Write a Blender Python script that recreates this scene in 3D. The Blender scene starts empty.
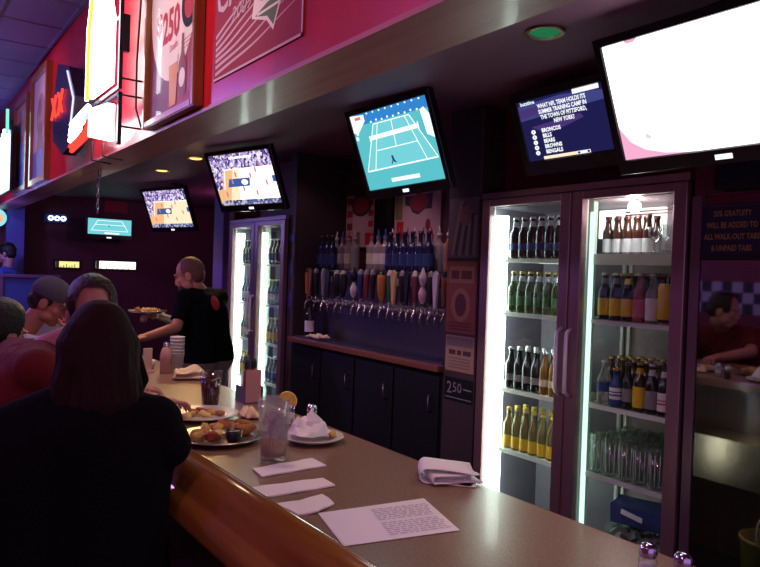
import bpy, bmesh, math, random
from mathutils import Vector, Matrix, Euler
random.seed(7)
PI = math.pi
SC = bpy.context.scene
COL = SC.collection
V = Vector

# ------------------------------------------------------------------ materials
MATS = {}
def mat(name, col, rough=0.5, metal=0.0, emit=None, es=0.0, spec=None, trans=0.0, coat=0.0, noise=None, bump=None, ior=1.45):
    """noise=(scale, second colour, lo, hi)   bump=(scale, strength)"""
    if name in MATS: return MATS[name]
    m = bpy.data.materials.new(name); m.use_nodes = True
    nt = m.node_tree; b = nt.nodes['Principled BSDF']
    b.inputs['Base Color'].default_value = (*col, 1)
    b.inputs['Roughness'].default_value = rough
    b.inputs['Metallic'].default_value = metal
    b.inputs['IOR'].default_value = ior
    b.inputs['Transmission Weight'].default_value = trans
    b.inputs['Coat Weight'].default_value = coat
    b.inputs['Coat Roughness'].default_value = 0.08
    if spec is not None: b.inputs['Specular IOR Level'].default_value = spec
    if emit is not None:
        b.inputs['Emission Color'].default_value = (*emit, 1); b.inputs['Emission Strength'].default_value = es
    if noise or bump:
        tc = nt.nodes.new('ShaderNodeTexCoord')
    if noise:
        n = nt.nodes.new('ShaderNodeTexNoise'); n.inputs['Scale'].default_value = noise[0]; n.inputs['Detail'].default_value = 4
        r = nt.nodes.new('ShaderNodeValToRGB')
        r.color_ramp.elements[0].position = noise[2]; r.color_ramp.elements[1].position = noise[3]
        r.color_ramp.elements[0].color = (*col, 1); r.color_ramp.elements[1].color = (*noise[1], 1)
        nt.links.new(tc.outputs['Object'], n.inputs['Vector']); nt.links.new(n.outputs['Fac'], r.inputs['Fac'])
        nt.links.new(r.outputs['Color'], b.inputs['Base Color'])
    if bump:
        n2 = nt.nodes.new('ShaderNodeTexNoise'); n2.inputs['Scale'].default_value = bump[0]; n2.inputs['Detail'].default_value = 3
        bp = nt.nodes.new('ShaderNodeBump'); bp.inputs['Strength'].default_value = bump[1]; bp.inputs['Distance'].default_value = 0.01
        nt.links.new(tc.outputs['Object'], n2.inputs['Vector']); nt.links.new(n2.outputs['Fac'], bp.inputs['Height'])
        nt.links.new(bp.outputs['Normal'], b.inputs['Normal'])
    MATS[name] = m
    return m

def wood(name, c1, c2, scale=3, rough=0.3, coat=0.4, axis=1):
    if name in MATS: return MATS[name]
    m = mat(name, c1, rough, coat=coat); nt = m.node_tree; b = nt.nodes['Principled BSDF']
    tc = nt.nodes.new('ShaderNodeTexCoord'); mp = nt.nodes.new('ShaderNodeMapping')
    s = [scale * 14] * 3; s[axis] = scale; mp.inputs['Scale'].default_value = s
    n = nt.nodes.new('ShaderNodeTexNoise'); n.inputs['Scale'].default_value = 1.0; n.inputs['Detail'].default_value = 5
    r = nt.nodes.new('ShaderNodeValToRGB'); r.color_ramp.elements[0].position = .3; r.color_ramp.elements[1].position = .7
    r.color_ramp.elements[0].color = (*c1, 1); r.color_ramp.elements[1].color = (*c2, 1)
    nt.links.new(tc.outputs['Object'], mp.inputs['Vector']); nt.links.new(mp.outputs['Vector'], n.inputs['Vector'])
    nt.links.new(n.outputs['Fac'], r.inputs['Fac']); nt.links.new(r.outputs['Color'], b.inputs['Base Color'])
    return m

def glow(name, col, s=1.0):
    if name in MATS: return MATS[name]
    m = bpy.data.materials.new(name); m.use_nodes = True; nt = m.node_tree
    nt.nodes.remove(nt.nodes['Principled BSDF'])
    e = nt.nodes.new('ShaderNodeEmission'); e.inputs['Color'].default_value = (*col, 1); e.inputs['Strength'].default_value = s
    nt.links.new(e.outputs[0], nt.nodes['Material Output'].inputs['Surface'])
    MATS[name] = m
    return m

def glow_ramp(name, cols, scale=20, s=1.0, vor=True):
    """a picture on a screen made of random coloured dots (a crowd)"""
    if name in MATS: return MATS[name]
    m = glow(name, cols[0], s); nt = m.node_tree; e = nt.nodes['Emission']
    tc = nt.nodes.new('ShaderNodeTexCoord'); v = nt.nodes.new('ShaderNodeTexVoronoi'); v.inputs['Scale'].default_value = scale
    r = nt.nodes.new('ShaderNodeValToRGB'); r.color_ramp.interpolation = 'CONSTANT'
    k = len(cols)
    while len(r.color_ramp.elements) < k: r.color_ramp.elements.new(0.5)
    for i, c in enumerate(cols):
        r.color_ramp.elements[i].position = i / k; r.color_ramp.elements[i].color = (*c, 1)
    nt.links.new(tc.outputs['Object'], v.inputs['Vector']); nt.links.new(v.outputs['Color'], r.inputs['Fac'])
    nt.links.new(r.outputs['Color'], e.inputs['Color'])
    return m

def glow_grad(name, stops, s=1.0, axis='Z'):
    """a graphic on a screen whose colour runs along the screen"""
    return glow(name, stops[0], s)

def thin_glass(name, tint=(1, 1, 1), refl=0.06, rough=0.02, fr=0.40):
    if name in MATS: return MATS[name]
    m = bpy.data.materials.new(name); m.use_nodes = True; nt = m.node_tree
    nt.nodes.remove(nt.nodes['Principled BSDF'])
    t = nt.nodes.new('ShaderNodeBsdfTransparent'); t.inputs['Color'].default_value = (*tint, 1)
    g = nt.nodes.new('ShaderNodeBsdfGlossy'); g.inputs['Roughness'].default_value = rough
    lw = nt.nodes.new('ShaderNodeLayerWeight'); lw.inputs['Blend'].default_value = 0.25
    ma = nt.nodes.new('ShaderNodeMath'); ma.operation = 'MULTIPLY_ADD'
    ma.inputs[1].default_value = fr; ma.inputs[2].default_value = refl
    mx = nt.nodes.new('ShaderNodeMixShader')
    nt.links.new(lw.outputs['Fresnel'], ma.inputs[0]); nt.links.new(ma.outputs[0], mx.inputs['Fac'])
    nt.links.new(t.outputs[0], mx.inputs[1]); nt.links.new(g.outputs[0], mx.inputs[2])
    nt.links.new(mx.outputs[0], nt.nodes['Material Output'].inputs['Surface'])
    MATS[name] = m
    return m

# ------------------------------------------------------------------ mesh helpers
def BM(): return bmesh.new()
def _faces(bm, n0, mi, smooth=False):
    bm.faces.ensure_lookup_table()
    for f in bm.faces[n0:]:
        f.material_index = mi; f.smooth = smooth

def box(bm, lo, hi, mi=0, rot=None, piv=None):
    n0 = len(bm.faces)
    x0, y0, z0 = lo; x1, y1, z1 = hi
    vs = [bm.verts.new(p) for p in [(x0,y0,z0),(x1,y0,z0),(x1,y1,z0),(x0,y1,z0),(x0,y0,z1),(x1,y0,z1),(x1,y1,z1),(x0,y1,z1)]]
    if rot is not None:
        c = V(piv) if piv is not None else (V(lo) + V(hi)) / 2
        for v in vs: v.co = rot @ (v.co - c) + c
    for f in [(0,3,2,1),(4,5,6,7),(0,1,5,4),(1,2,6,5),(2,3,7,6),(3,0,4,7)]:
        bm.faces.new([vs[i] for i in f])
    _faces(bm, n0, mi)
    return vs

def bbox(bm, lo, hi, mi=0, bev=0.004, seg=2):
    t = bmesh.new(); box(t, lo, hi)
    bmesh.ops.bevel(t, geom=t.edges[:], offset=bev, segments=seg, affect='EDGES', profile=0.6)
    merge(bm, t, mi); 

def merge(bm, t, mi=None, M=None, smooth=None):
    n0 = len(bm.faces); mp = {}
    for v in t.verts: mp[v] = bm.verts.new(M @ v.co if M is not None else v.co)
    for f in t.faces:
        try: nf = bm.faces.new([mp[v] for v in f.verts])
        except ValueError: continue
        nf.material_index = f.material_index if mi is None else mi
        nf.smooth = f.smooth if smooth is None else smooth
    t.free()

def _frame(d):
    d = V(d).normalized()
    a = V((0, 0, 1)) if abs(d.z) < 0.9 else V((1, 0, 0))
    r = d.cross(a).normalized(); u = r.cross(d).normalized()
    return r, u, d

def cyl(bm, a, b, r0, r1=None, n=12, mi=0, caps=True, smooth=True):
    r1 = r0 if r1 is None else r1
    a, b = V(a), V(b); r, u, d = _frame(b - a); n0 = len(bm.faces)
    A = [bm.verts.new(a + (r*math.cos(2*PI*i/n) + u*math.sin(2*PI*i/n))*r0) for i in range(n)]
    B = [bm.verts.new(b + (r*math.cos(2*PI*i/n) + u*math.sin(2*PI*i/n))*r1) for i in range(n)]
    for i in range(n):
        bm.faces.new([A[i], A[(i+1) % n], B[(i+1) % n], B[i]])
    _faces(bm, n0, mi, smooth); n1 = len(bm.faces)
    if caps:
        bm.faces.new(A[::-1]); bm.faces.new(B); _faces(bm, n1, mi, False)

def tube(bm, pts, r, n=8, mi=0, closed=False):
    pts = [V(p) for p in pts]; rings = []; n0 = len(bm.faces)
    N = len(pts); prev = None
    for i, p in enumerate(pts):
        if closed: d = pts[(i+1) % N] - pts[i-1]
        else: d = pts[min(i+1, N-1)] - pts[max(i-1, 0)]
        d.normalize()
        if prev is None: rr, uu, _ = _frame(d)
        else:
            rr = (prev - d*prev.dot(d)).normalized(); uu = rr.cross(d).normalized()
        prev = rr
        rad = r[i] if isinstance(r, (list, tuple)) else r
        rings.append([bm.verts.new(p + (rr*math.cos(2*PI*k/n) + uu*math.sin(2*PI*k/n))*rad) for k in range(n)])
    for i in range(N if closed else N-1):
        A, B = rings[i], rings[(i+1) % N]
        for k in range(n):
            bm.faces.new([A[k], A[(k+1) % n], B[(k+1) % n], B[k]])
    if not closed:
        bm.faces.new(rings[0][::-1]); bm.faces.new(rings[-1])
    _faces(bm, n0, mi, True)

def lathe(bm, prof, c=(0, 0, 0), n=16, mi=0, M=None, smooth=True, close=False):
    """prof: list of (r, z[, material])"""
    n0 = len(bm.faces); c = V(c); rings = []
    for q in prof:
        r, z = q[0], q[1]
        if r < 1e-6: ring = [bm.verts.new(c + V((0, 0, z)))]
        else: ring = [bm.verts.new(c + V((r*math.cos(2*PI*i/n), r*math.sin(2*PI*i/n), z))) for i in range(n)]
        rings.append(ring)
    for j in range(len(rings)-1):
        A, B = rings[j], rings[j+1]
        m = prof[j+1][2] if len(prof[j+1]) > 2 else mi
        for i in range(n):
            a0, a1 = A[i % len(A)], A[(i+1) % len(A)]; b0, b1 = B[i % len(B)], B[(i+1) % len(B)]
            vs = []
            for v in (a0, a1, b1, b0):
                if v not in vs: vs.append(v)
            if len(vs) >= 3:
                f = bm.faces.new(vs); f.material_index = m; f.smooth = smooth
    if M is not None:
        for ring in rings:
            for v in ring: v.co = M @ v.co

def ell(bm, c, rad, mi=0, M=None, seg=16, rings=10):
    n0 = len(bm.faces)
    T = Matrix.Translation(V(c)) @ (M.to_4x4() if M is not None else Matrix.Identity(4)) @ Matrix.Diagonal((*rad, 1))
    bmesh.ops.create_uvsphere(bm, u_segments=seg, v_segments=rings, radius=1.0, matrix=T)
    _faces(bm, n0, mi, True)

def prism(bm, pts2, M, d, mi=0):
    """extrude a 2-D outline: M maps (x,y,0) to the place, thickness d along its z"""
    n0 = len(bm.faces)
    A = [bm.verts.new(M @ V((x, y, 0))) for x, y in pts2]; B = [bm.verts.new(M @ V((x, y, d))) for x, y in pts2]
    n = len(pts2)
    bm.faces.new(A[::-1]); bm.faces.new(B)
    for i in range(n): bm.faces.new([A[i], A[(i+1) % n], B[(i+1) % n], B[i]])
    _faces(bm, n0, mi)

def basis(o, r, u):
    r, u = V(r).normalized(), V(u).normalized(); n = r.cross(u)
    M = Matrix.Identity(4)
    for i in range(3): M[i][0], M[i][1], M[i][2], M[i][3] = r[i], u[i], n[i], o[i]
    return M

def text_bm(s, size, align='CENTER', ext=0.0, shear=0.0, bold=0.0, sx=1.0):
    cu = bpy.data.curves.new('t', 'FONT'); cu.body = s; cu.size = size; cu.align_x = align; cu.align_y = 'CENTER'
    cu.extrude = ext; cu.shear = shear; cu.offset = bold; cu.resolution_u = 2
    o = bpy.data.objects.new('t', cu); COL.objects.link(o)
    dg = bpy.context.evaluated_depsgraph_get(); me = bpy.data.meshes.new_from_object(o.evaluated_get(dg))
    t = bmesh.new(); t.from_mesh(me)
    for v in t.verts: v.co.x *= sx
    bpy.data.objects.remove(o); bpy.data.curves.remove(cu); bpy.data.meshes.remove(me)
    return t

class Art:
    """flat shapes laid on a plane (o = lower left corner, r to the right, u up), each layer a hair above the last"""
    def __init__(s, bm, o, r, u):
        s.bm = bm; s.M = basis(o, r, u); s.k = 0.0006
    def P(s, x, y, d): return s.M @ V((x, y, d))
    def poly(s, pts, mi, layer=1):
        f = s.bm.faces.new([s.bm.verts.new(s.P(x, y, layer*s.k)) for x, y in pts]); f.material_index = mi
    def rect(s, x0, y0, x1, y1, mi, layer=1): s.poly([(x0,y0),(x1,y0),(x1,y1),(x0,y1)], mi, layer)
    def disc(s, x, y, rx, ry, mi, layer=1, n=24, a0=0, a1=2*PI):
        s.poly([(x + rx*math.cos(a0+(a1-a0)*i/n), y + ry*math.sin(a0+(a1-a0)*i/n)) for i in range(n + (0 if a1-a0 >= 2*PI-1e-6 else 1))], mi, layer)
    def line(s, a, b, w, mi, layer=1):
        a, b = V((*a, 0)), V((*b, 0)); d = (b-a).normalized(); p = V((-d.y, d.x, 0))*w/2
        s.poly([((a-p).x,(a-p).y), ((b-p).x,(b-p).y), ((b+p).x,(b+p).y), ((a+p).x,(a+p).y)], mi, layer)
    def text(s, txt, x, y, size, mi, layer=2, align='CENTER', shear=0.0, rot=0.0, bold=0.0, sx=1.0):
        t = text_bm(txt, size, align, 0, shear, bold, sx)
        merge(s.bm, t, mi, s.M @ Matrix.Translation((x, y, layer*s.k)) @ Matrix.Rotation(rot, 4, 'Z'))

# ------------------------------------------------------------------ object helpers
ROOT = {}
def obj(name, bm, mats, parent=None, fix=True):
    if not isinstance(mats, (list, tuple)): mats = [mats]
    if fix: bmesh.ops.recalc_face_normals(bm, faces=bm.faces[:])
    loc = V((0, 0, 0)); q = parent
    while q is not None:
        loc += q.location; q = q.parent
    for v in bm.verts: v.co -= loc
    me = bpy.data.meshes.new(name); bm.to_mesh(me); bm.free()
    for m in mats: me.materials.append(m)
    o = bpy.data.objects.new(name, me); COL.objects.link(o)
    if parent is not None: o.parent = parent
    return o
def tag(o, label, cat, group=None, kind=None):
    o['label'] = label; o['category'] = cat
    if group: o['group'] = group
    if kind: o['kind'] = kind
    return o
def thing(name, label, cat, loc=(0, 0, 0), group=None):
    o = bpy.data.objects.new(name, None); COL.objects.link(o); o.location = loc; o.empty_display_size = 0.05
    return tag(o, label, cat, group)
def single(name, bm, mats, label, cat, group=None, loc=None):
    """a thing that is one mesh, its origin moved to loc"""
    o = obj(name, bm, mats)
    if loc is not None:
        for v in o.data.vertices: v.co -= V(loc)
        o.location = loc
    return tag(o, label, cat, group)
def struct(name, bm, mats, parent=None):
    o = obj(name, bm, mats, parent)
    if parent is None: o['kind'] = 'structure'
    return o
def dup(root, loc, label, group=None, rz=0.0, sc=1.0):
    r = root.copy(); COL.objects.link(r); r.location = loc; r.rotation_euler = (0, 0, rz); r.scale = (sc, sc, sc)
    r['label'] = label
    if group: r['group'] = group
    for ch in list(root.children):
        c = ch.copy(); COL.objects.link(c); c.parent = r
        for g in ch.children:
            d = g.copy(); COL.objects.link(d); d.parent = c
    return r
ORD = ['first','second','third','fourth','fifth','sixth','seventh','eighth','ninth','tenth','eleventh','twelfth','thirteenth','fourteenth','fifteenth','sixteenth','seventeenth','eighteenth','nineteenth','twentieth','twenty-first','twenty-second']

# ------------------------------------------------------------------ palette
red_wall = mat('red gloss paint', (.50, .010, .018), .28, noise=(2.5, (.36, .007, .016), .35, .65), coat=.3)
maroon = mat('maroon paint', (.16, .02, .04), .5, bump=(60, .05))
maroon_d = mat('dark maroon paint', (.09, .018, .035), .55)
black = mat('black plastic', (.012, .012, .015), .35)
gloss_black = mat('gloss black', (.008, .008, .011), .12)
matt_black = mat('matt black', (.008, .008, .012), .8)
steel = mat('stainless steel', (.55, .54, .52), .28, 1.0)
dark_steel = mat('dark steel', (.18, .17, .2), .35, 1.0)
chrome = mat('chrome', (.8, .8, .82), .08, 1.0)
white_pl = mat('white plastic', (.75, .77, .74), .4)
paper = mat('white paper', (.88, .84, .88), .8)
paper_warm = mat('cream paper', (.82, .62, .40), .8)
ceil_cust = mat('purple grey ceiling tile', (.17, .12, .24), .85, bump=(120, .1))
ceil_aisle = mat('dark purple ceiling', (.22, .09, .16), .6, spec=.25)
floor_m = mat('dark floor tile', (.035, .02, .022), .45, noise=(6, (.02, .012, .015), .4, .6))
beam_wood = wood('dark stained beam', (.34, .10, .12), (.50, .17, .18), 1.2, .42, .12, 1)
rail_wood = wood('amber varnished rail', (.17, .060, .013), (.32, .130, .030), 1.5, .18, .8, 1)
brown_wood = wood('brown ledge wood', (.16, .05, .04), (.24, .085, .055), 1.5, .3, .5, 1)
cab_black = mat('black laminate', (.006, .006, .010), .5)
laminate = mat('speckled brown laminate', (.18, .105, .066), .30, noise=(260, (.31, .20, .135), .35, .65), coat=.15)
frame_wood = wood('orange frame wood', (.26, .075, .02), (.38, .12, .03), 2, .3, .4, 2)
gold = mat('gold lettering', (.45, .26, .10), .5)
navy = mat('navy board', (.018, .018, .07), .5)
linen = mat('cream', (.80, .70, .62), .6)
red_ink = mat('red ink', (.45, .02, .03), .6)
pale_check = mat('pale tile', (.42, .40, .46), .4); dark_check = mat('dark tile', (.02, .02, .03), .4)

# ------------------------------------------------------------------ the room
YN, YF = -2.0, 11.2
bm = BM(); box(bm, (-2.6, YN, -.05), (5.2, YF, 0)); struct('floor', bm, floor_m)
bm = BM(); box(bm, (-2.6, YN, 3.49), (1.3, YF, 3.55))
for i in range(1, 9):                      # ceiling grid
    box(bm, (-2.6 + i*.46, YN, 3.482), (-2.58 + i*.46, YF, 3.4899), 1)
for i in range(1, 22): box(bm, (-2.6, YN + i*.61, 3.482), (1.12, YN + i*.61 + .02, 3.4899), 1)
struct('ceiling', bm, [ceil_cust, mat('ceiling grid', (.15, .105, .21), .8)])
bm = BM(); box(bm, (1.34, YN, 2.65), (3.36, YF, 2.71)); box(bm, (3.36, 5.15, 2.65), (5.2, YF, 2.71)); struct('ceiling_aisle', bm, ceil_aisle)
# boxed soffit over the bar: red face, dark stained underside
bm = BM(); box(bm, (1.12, YN, 2.352), (1.28, YF, 3.49), 0); struct('wall_soffit', bm, red_wall)
bm = BM(); box(bm, (1.115, YN, 2.335), (1.35, YF, 2.352)); box(bm, (1.33, YN, 2.3355), (1.36, YF, 2.65)); struct('trim_1', bm, beam_wood)
# walls
bm = BM(); box(bm, (3.30, YN, 0), (3.36, 5.2, 2.65)); struct('wall_right', bm, maroon_d)
bm = BM(); box(bm, (-2.6, YF, 0), (5.2, YF + .06, 3.5)); struct('wall_far', bm, maroon_d)
bm = BM(); box(bm, (-2.6, YN-.06, 0), (5.2, YN, 3.5)); bm.free()
bm = BM(); box(bm, (5.2, YN, 0), (5.26, YF, 3.5)); struct('wall_beyond', bm, maroon_d)
bm = BM(); box(bm, (-2.66, YN, 0), (-2.6, YF, 3.5), 0)
for i in range(90):                        # checkered tile band on the customers' side wall
    for j in range(3):
        y = -1.9 + i*.125; z = 1.32 + j*.125
        box(bm, (-2.6, y, z), (-2.592, y + .124, z + .124), 1 + (i + j) % 2)
struct('wall_left', bm, [maroon, pale_check, dark_check])
# the wall above the coolers and the recess they stand in
bm = BM(); box(bm, (2.98, 1.62, 2.13), (3.30, 2.93, 2.65)); box(bm, (2.98, 5.268, 2.13), (3.30, 6.46, 2.65)); struct('wall_header', bm, maroon)
bm = BM(); box(bm, (2.78, YN, 2.02), (3.30, 1.62, 2.65), 0); box(bm, (2.80, YN, 0), (3.30, 1.62, 2.02), 0)
struct('wall_side', bm, mat('magenta maroon paint', (.16, .02, .06), .5))
bm = BM(); box(bm, (2.765, 1.578, .1), (2.80, 1.62, 2.02)); struct('trim_2', bm, mat('purple grey metal trim', (.20, .13, .17), .3, .6))
# dark mirror beside the cooler
bm = BM(); bbox(bm, (2.772, -.6, .06), (2.799, 1.576, 1.755), 0, .002, 1)
t = thing('wall_mirror', 'tall dark tinted mirror right of the near cooler below the gratuity sign', 'mirror', (2.785, .5, .06))
obj('mirror_glass', bm, mat('tinted mirror', (.30, .27, .34), .03, 1.0), t)
bm = BM(); box(bm, (2.765, -.6, 1.755), (2.80, 1.576, 1.775)); obj('frame_rail', bm, black, t)
bm = BM(); box(bm, (2.765, -.6, 0.0), (2.80, 1.576, .06)); obj('frame_rail', bm, black, t)

# pillars
bm = BM(); bbox(bm, (2.79, 2.93, 0), (3.30, 3.21, 2.65), 0, .004, 1); struct('wall_pillar', bm, mat('dark pillar paint', (.05, .03, .035), .5))
bm = BM(); bbox(bm, (2.79, 5.16, 0), (3.30, 5.268, 2.65), 0, .004, 1); struct('wall_pillar', bm, MATS['dark pillar paint'])
bm = BM(); bbox(bm, (2.76, 6.63, 0), (3.1, 6.88, 2.65), 0, .004, 1); struct('wall_pillar', bm, mat('violet pillar', (.16, .10, .42), .5))  # violet set as one base colour
bm = BM(); bbox(bm, (2.80, 6.46, 0), (3.1, 6.60, 2.65), 0, .004, 1); struct('wall_pillar', bm, mat('red brown pillar', (.22, .05, .045), .6, noise=(14, (.12, .03, .03), .4, .6)))
bm = BM(); bbox(bm, (1.29, 10.5, 0), (1.51, 10.65, 3.49), 0, .004, 1); struct('wall_column', bm, mat('blue violet column', (.10, .10, .42), .5))

# ------------------------------------------------------------------ bar counter
bar = thing('bar_counter', 'long bar counter with speckled brown top and rounded amber wood rail', 'bar counter', (1.0, 2.5, 0))
CY0, CY1 = -1.2, 7.6
bm = BM(); bbox(bm, (.765, CY0, 1.03), (1.36, CY1, 1.07), 0, .006, 2); obj('countertop', bm, laminate, bar)
bm = BM(); box(bm, (1.345, CY0, 1.025), (1.372, CY1, 1.066)); obj('edge_band', bm, wood('edge wood', (.20, .07, .03), (.30, .11, .045), 2, .3, .4, 1), bar)
prof = [(.775,1.066),(.772,1.086),(.762,1.098),(.745,1.106),(.722,1.108),(.700,1.102),(.683,1.090),(.672,1.072),(.666,1.052),(.655,1.040),(.640,1.030),(.630,1.014),(.628,.995),(.634,.978),(.650,.966),(.680,.960),(.775,.960)]
bm = BM(); n0 = 0
A = [bm.verts.new((x, CY0, z)) for x, z in prof]; B = [bm.verts.new((x, CY1, z)) for x, z in prof]
for i in range(len(prof)):
    f = bm.faces.new([A[i], A[(i+1) % len(prof)], B[(i+1) % len(prof)], B[i]]); f.smooth = i < 15
bm.faces.new(A[::-1]); bm.faces.new(B)
obj('arm_rail', bm, rail_wood, bar)
bm = BM(); box(bm, (.84, CY0 + .05, 0.0), (1.30, CY1 - .05, 1.03))
for i in range(9): bbox(bm, (.825, CY0 + .15 + i*.97, .15), (.845, CY0 + 1.02 + i*.97, .92), 1, .006, 1)
obj('bar_front', bm, [wood('bar front wood', (.05, .018, .012), (.08, .03, .018), 1.5, .4, .3, 2), wood('bar front panel', (.07, .024, .014), (.10, .038, .02), 1.5, .35, .3, 2)], bar)
bm = BM(); tube(bm, [(.70, CY0 + .1, .18), (.70, CY1 - .1, .18)], .022, 10)
for i in range(7): tube(bm, [(.70, CY0 + .5 + i*1.25, .18), (.78, CY0 + .5 + i*1.25, .14), (.84, CY0 + .5 + i*1.25, .14)], .012, 8)
obj('foot_rail', bm, mat('brass', (.6, .38, .12), .3, 1.0), bar)
# steel sink under the staff side of the counter (seen in the mirror)
t = thing('bar_sink', 'stainless steel sink front under the staff side of the counter, seen in the mirror', 'sink', (1.4, 2.0, 0))
bm = BM(); 
SP = [(1.2 + 1.7*i/24, 1.53 + .05*math.sin(PI*i/24)) for i in range(25)]
prism(bm, [(1.302, 1.2)] + [(x, y) for y, x in SP] + [(1.302, 2.9)], Matrix.Translation((0, 0, .50)), .26, 0); obj('basin', bm, mat('brushed steel with yellow glare', (.66, .58, .36), .22, 1.0), t)  # yellow highlight put into the steel colour; front bulged to catch a streak
for y in (1.3, 2.8):
    bm = BM(); cyl(bm, (1.50, y, 0), (1.50, y, .50), .018); obj('leg', bm, steel, t)
t = thing('mop_bucket', 'yellow bucket on the floor beside the bar sink, low in the mirror', 'bucket', (1.72, 1.72, 0))
bm = BM(); lathe(bm, [(0, .0), (.13, 0), (.15, .30), (.158, .305), (.158, .32), (.145, .32), (.125, .02), (0, .02)], (1.72, 1.72, 0), 24)
obj('bucket_body', bm, mat('yellow bucket plastic', (.26, .22, .05), .5), t)
bm = BM(); tube(bm, [(1.72 + .155*math.cos(a), 1.72 + .155*math.sin(a)*0.25, .31 + .12*math.sin(a)) for a in [PI*i/12 for i in range(13)]], .004, 6); obj('handle', bm, steel, t)

# ------------------------------------------------------------------ glass-door coolers
pane_m = thin_glass('cooler door glass', (.94, .97, .95), .035)
frame_m = mat('cooler door frame metal', (.30, .18, .20), .34, .6)
tube_m = glow('white cooler tube', (.86, 1.0, .90), 14)
tube_dim = glow('pale green cooler tube', (.60, .92, .76), 1.6)
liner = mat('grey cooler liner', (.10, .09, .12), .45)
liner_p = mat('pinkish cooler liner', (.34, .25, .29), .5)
shelf_m = mat('white wire shelf', (.78, .84, .78), .4)

def cooler(yr, yl, ym, zsh_l, zsh_r, label, far=False):
    XF, XB, ZT = 2.75, 3.29, 2.125
    t = thing('beer_cooler', label, 'cooler', (XF, (yr + yl)/2, 0))
    bm = BM()
    x0 = XF + .045
    box(bm, (x0, yr, .0), (XB, yl, .18), 0)                      # base
    box(bm, (x0, yr, 2.06), (XB, yl, ZT), 0)                     # top
    box(bm, (x0, yr, .18), (XB, yr + .035, 2.06), 0); box(bm, (x0, yl - .035, .18), (XB, yl, 2.06), 0)
    box(bm, (XB - .03, yr + .035, .18), (XB, yl - .035, 2.06), 0)
    obj('cabinet', bm, [gloss_black], t)
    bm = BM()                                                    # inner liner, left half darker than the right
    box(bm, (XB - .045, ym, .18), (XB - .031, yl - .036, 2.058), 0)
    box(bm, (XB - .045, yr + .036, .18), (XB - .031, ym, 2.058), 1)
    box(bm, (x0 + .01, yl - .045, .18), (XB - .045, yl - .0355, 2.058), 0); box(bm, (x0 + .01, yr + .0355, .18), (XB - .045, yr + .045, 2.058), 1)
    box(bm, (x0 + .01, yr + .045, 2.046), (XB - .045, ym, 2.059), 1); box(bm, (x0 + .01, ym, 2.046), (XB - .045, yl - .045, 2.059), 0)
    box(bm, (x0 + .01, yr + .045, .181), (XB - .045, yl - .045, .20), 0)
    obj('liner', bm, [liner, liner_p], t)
    bm = BM(); box(bm, (XF + .004, yr, 2.092), (XF + .045, yl, ZT)); box(bm, (XF + .01, ym - .012, .18), (XF + .10, ym + .012, 2.09)); obj('face_frame', bm, frame_m, t)
    bm = BM(); box(bm, (XF + .02, yr + .01, .02), (XF + .045, yl - .01, .17))
    for i in range(6): box(bm, (XF + .012, yr + .04, .035 + i*.022), (XF + .02, yl - .04, .045 + i*.022))
    obj('base_grille', bm, matt_black, t)
    for side, (a, b) in enumerate([(ym + .006, yl - .008), (yr + .008, ym - .006)]):
        bm = BM(); z0, z1, w = .19, 2.088, .062
        box(bm, (XF, a, z0), (XF + .042, a + w, z1)); box(bm, (XF, b - w, z0), (XF + .042, b, z1))
        box(bm, (XF, a + w, z1 - w*.65), (XF + .042, b - w, z1)); box(bm, (XF, a + w, z0), (XF + .042, b - w, z0 + w))
        bmesh.ops.bevel(bm, geom=bm.edges[:], offset=.003, segments=1, affect='EDGES')
        d = obj('door', bm, frame_m, t)
        bm = BM(); box(bm, (XF + .018, a + w - .002, z0 + w - .002), (XF + .023, b - w + .002, z1 - w*.65 + .002)); obj('pane', bm, pane_m, d)
        bm = BM(); hy = a + .024 if side == 0 else b - .024
        tube(bm, [(XF - .002, hy, 1.08), (XF - .034, hy, 1.10), (XF - .038, hy, 1.13), (XF - .038, hy, 1.36), (XF - .034, hy, 1.39), (XF - .002, hy, 1.41)], .010, 10)
        obj('door_handle', bm, mat('bright handle metal', (.85, .84, .84), .35, .5), d)
        bm = BM(); box(bm, (XF + .040, a + w - .012, z0), (XF + .050, a + w, z1 - .01)); box(bm, (XF + .040, b - w, z0), (XF + .050, b - w + .012, z1 - .01))
        obj('door_gasket', bm, mat('white gasket', (.62, .70, .64), .5), d)
    # lamps: bright tube at the left jamb, paler one behind the middle post
    bm = BM(); cyl(bm, (XF + .088, yl - .088, .30), (XF + .088, yl - .088, 2.0), .036, n=14); obj('light_tube', bm, tube_m, t)
    bm = BM(); cyl(bm, (XF + .075, ym - .075, .30), (XF + .075, ym - .075, 1.99), .012 if not far else .022, n=10); obj('light_tube', bm, tube_m if far else tube_dim, t)
    bm = BM(); box(bm, (XF + .105, ym - .055, .2), (XF + .14, ym + .030, 2.05)); bm2 = BM(); cyl(bm2, (XF + .085, ym + .016, .30), (XF + .085, ym + .016, 2.0), .011, n=10); obj('light_tube', bm2, glow('hidden cooler tube', (.9, 1.0, .93), 22), t)
    obj('lamp_channel', bm, mat('pale green lamp channel', (.55, .70, .60), .35), t)
    for k, (zs, a, b) in enumerate([(z, ym + .02, yl - .05) for z in zsh_l] + [(z, yr + .05, ym - .06) for z in zsh_r]):
        bm = BM(); th = .05 if (k == len(zsh_l) and not far) else .018
        box(bm, (x0 + .03, a, zs - th), (x0 + .045, b, zs + .004)); 
        if th > .03: box(bm, (x0 + .045, a, zs - th + .01), (XB - .06, b, zs))
        else:
            for i in range(int((b - a)/.022)): box(bm, (x0 + .045, a + .008 + i*.022, zs - .006), (XB - .06, a + .013 + i*.022, zs))
            for xx in (.1, .25, .4): box(bm, (x0 + xx, a, zs - .012), (x0 + xx + .008, b, zs - .006))
        obj('shelf', bm, shelf_m, t)
    bm = BM()
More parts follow.
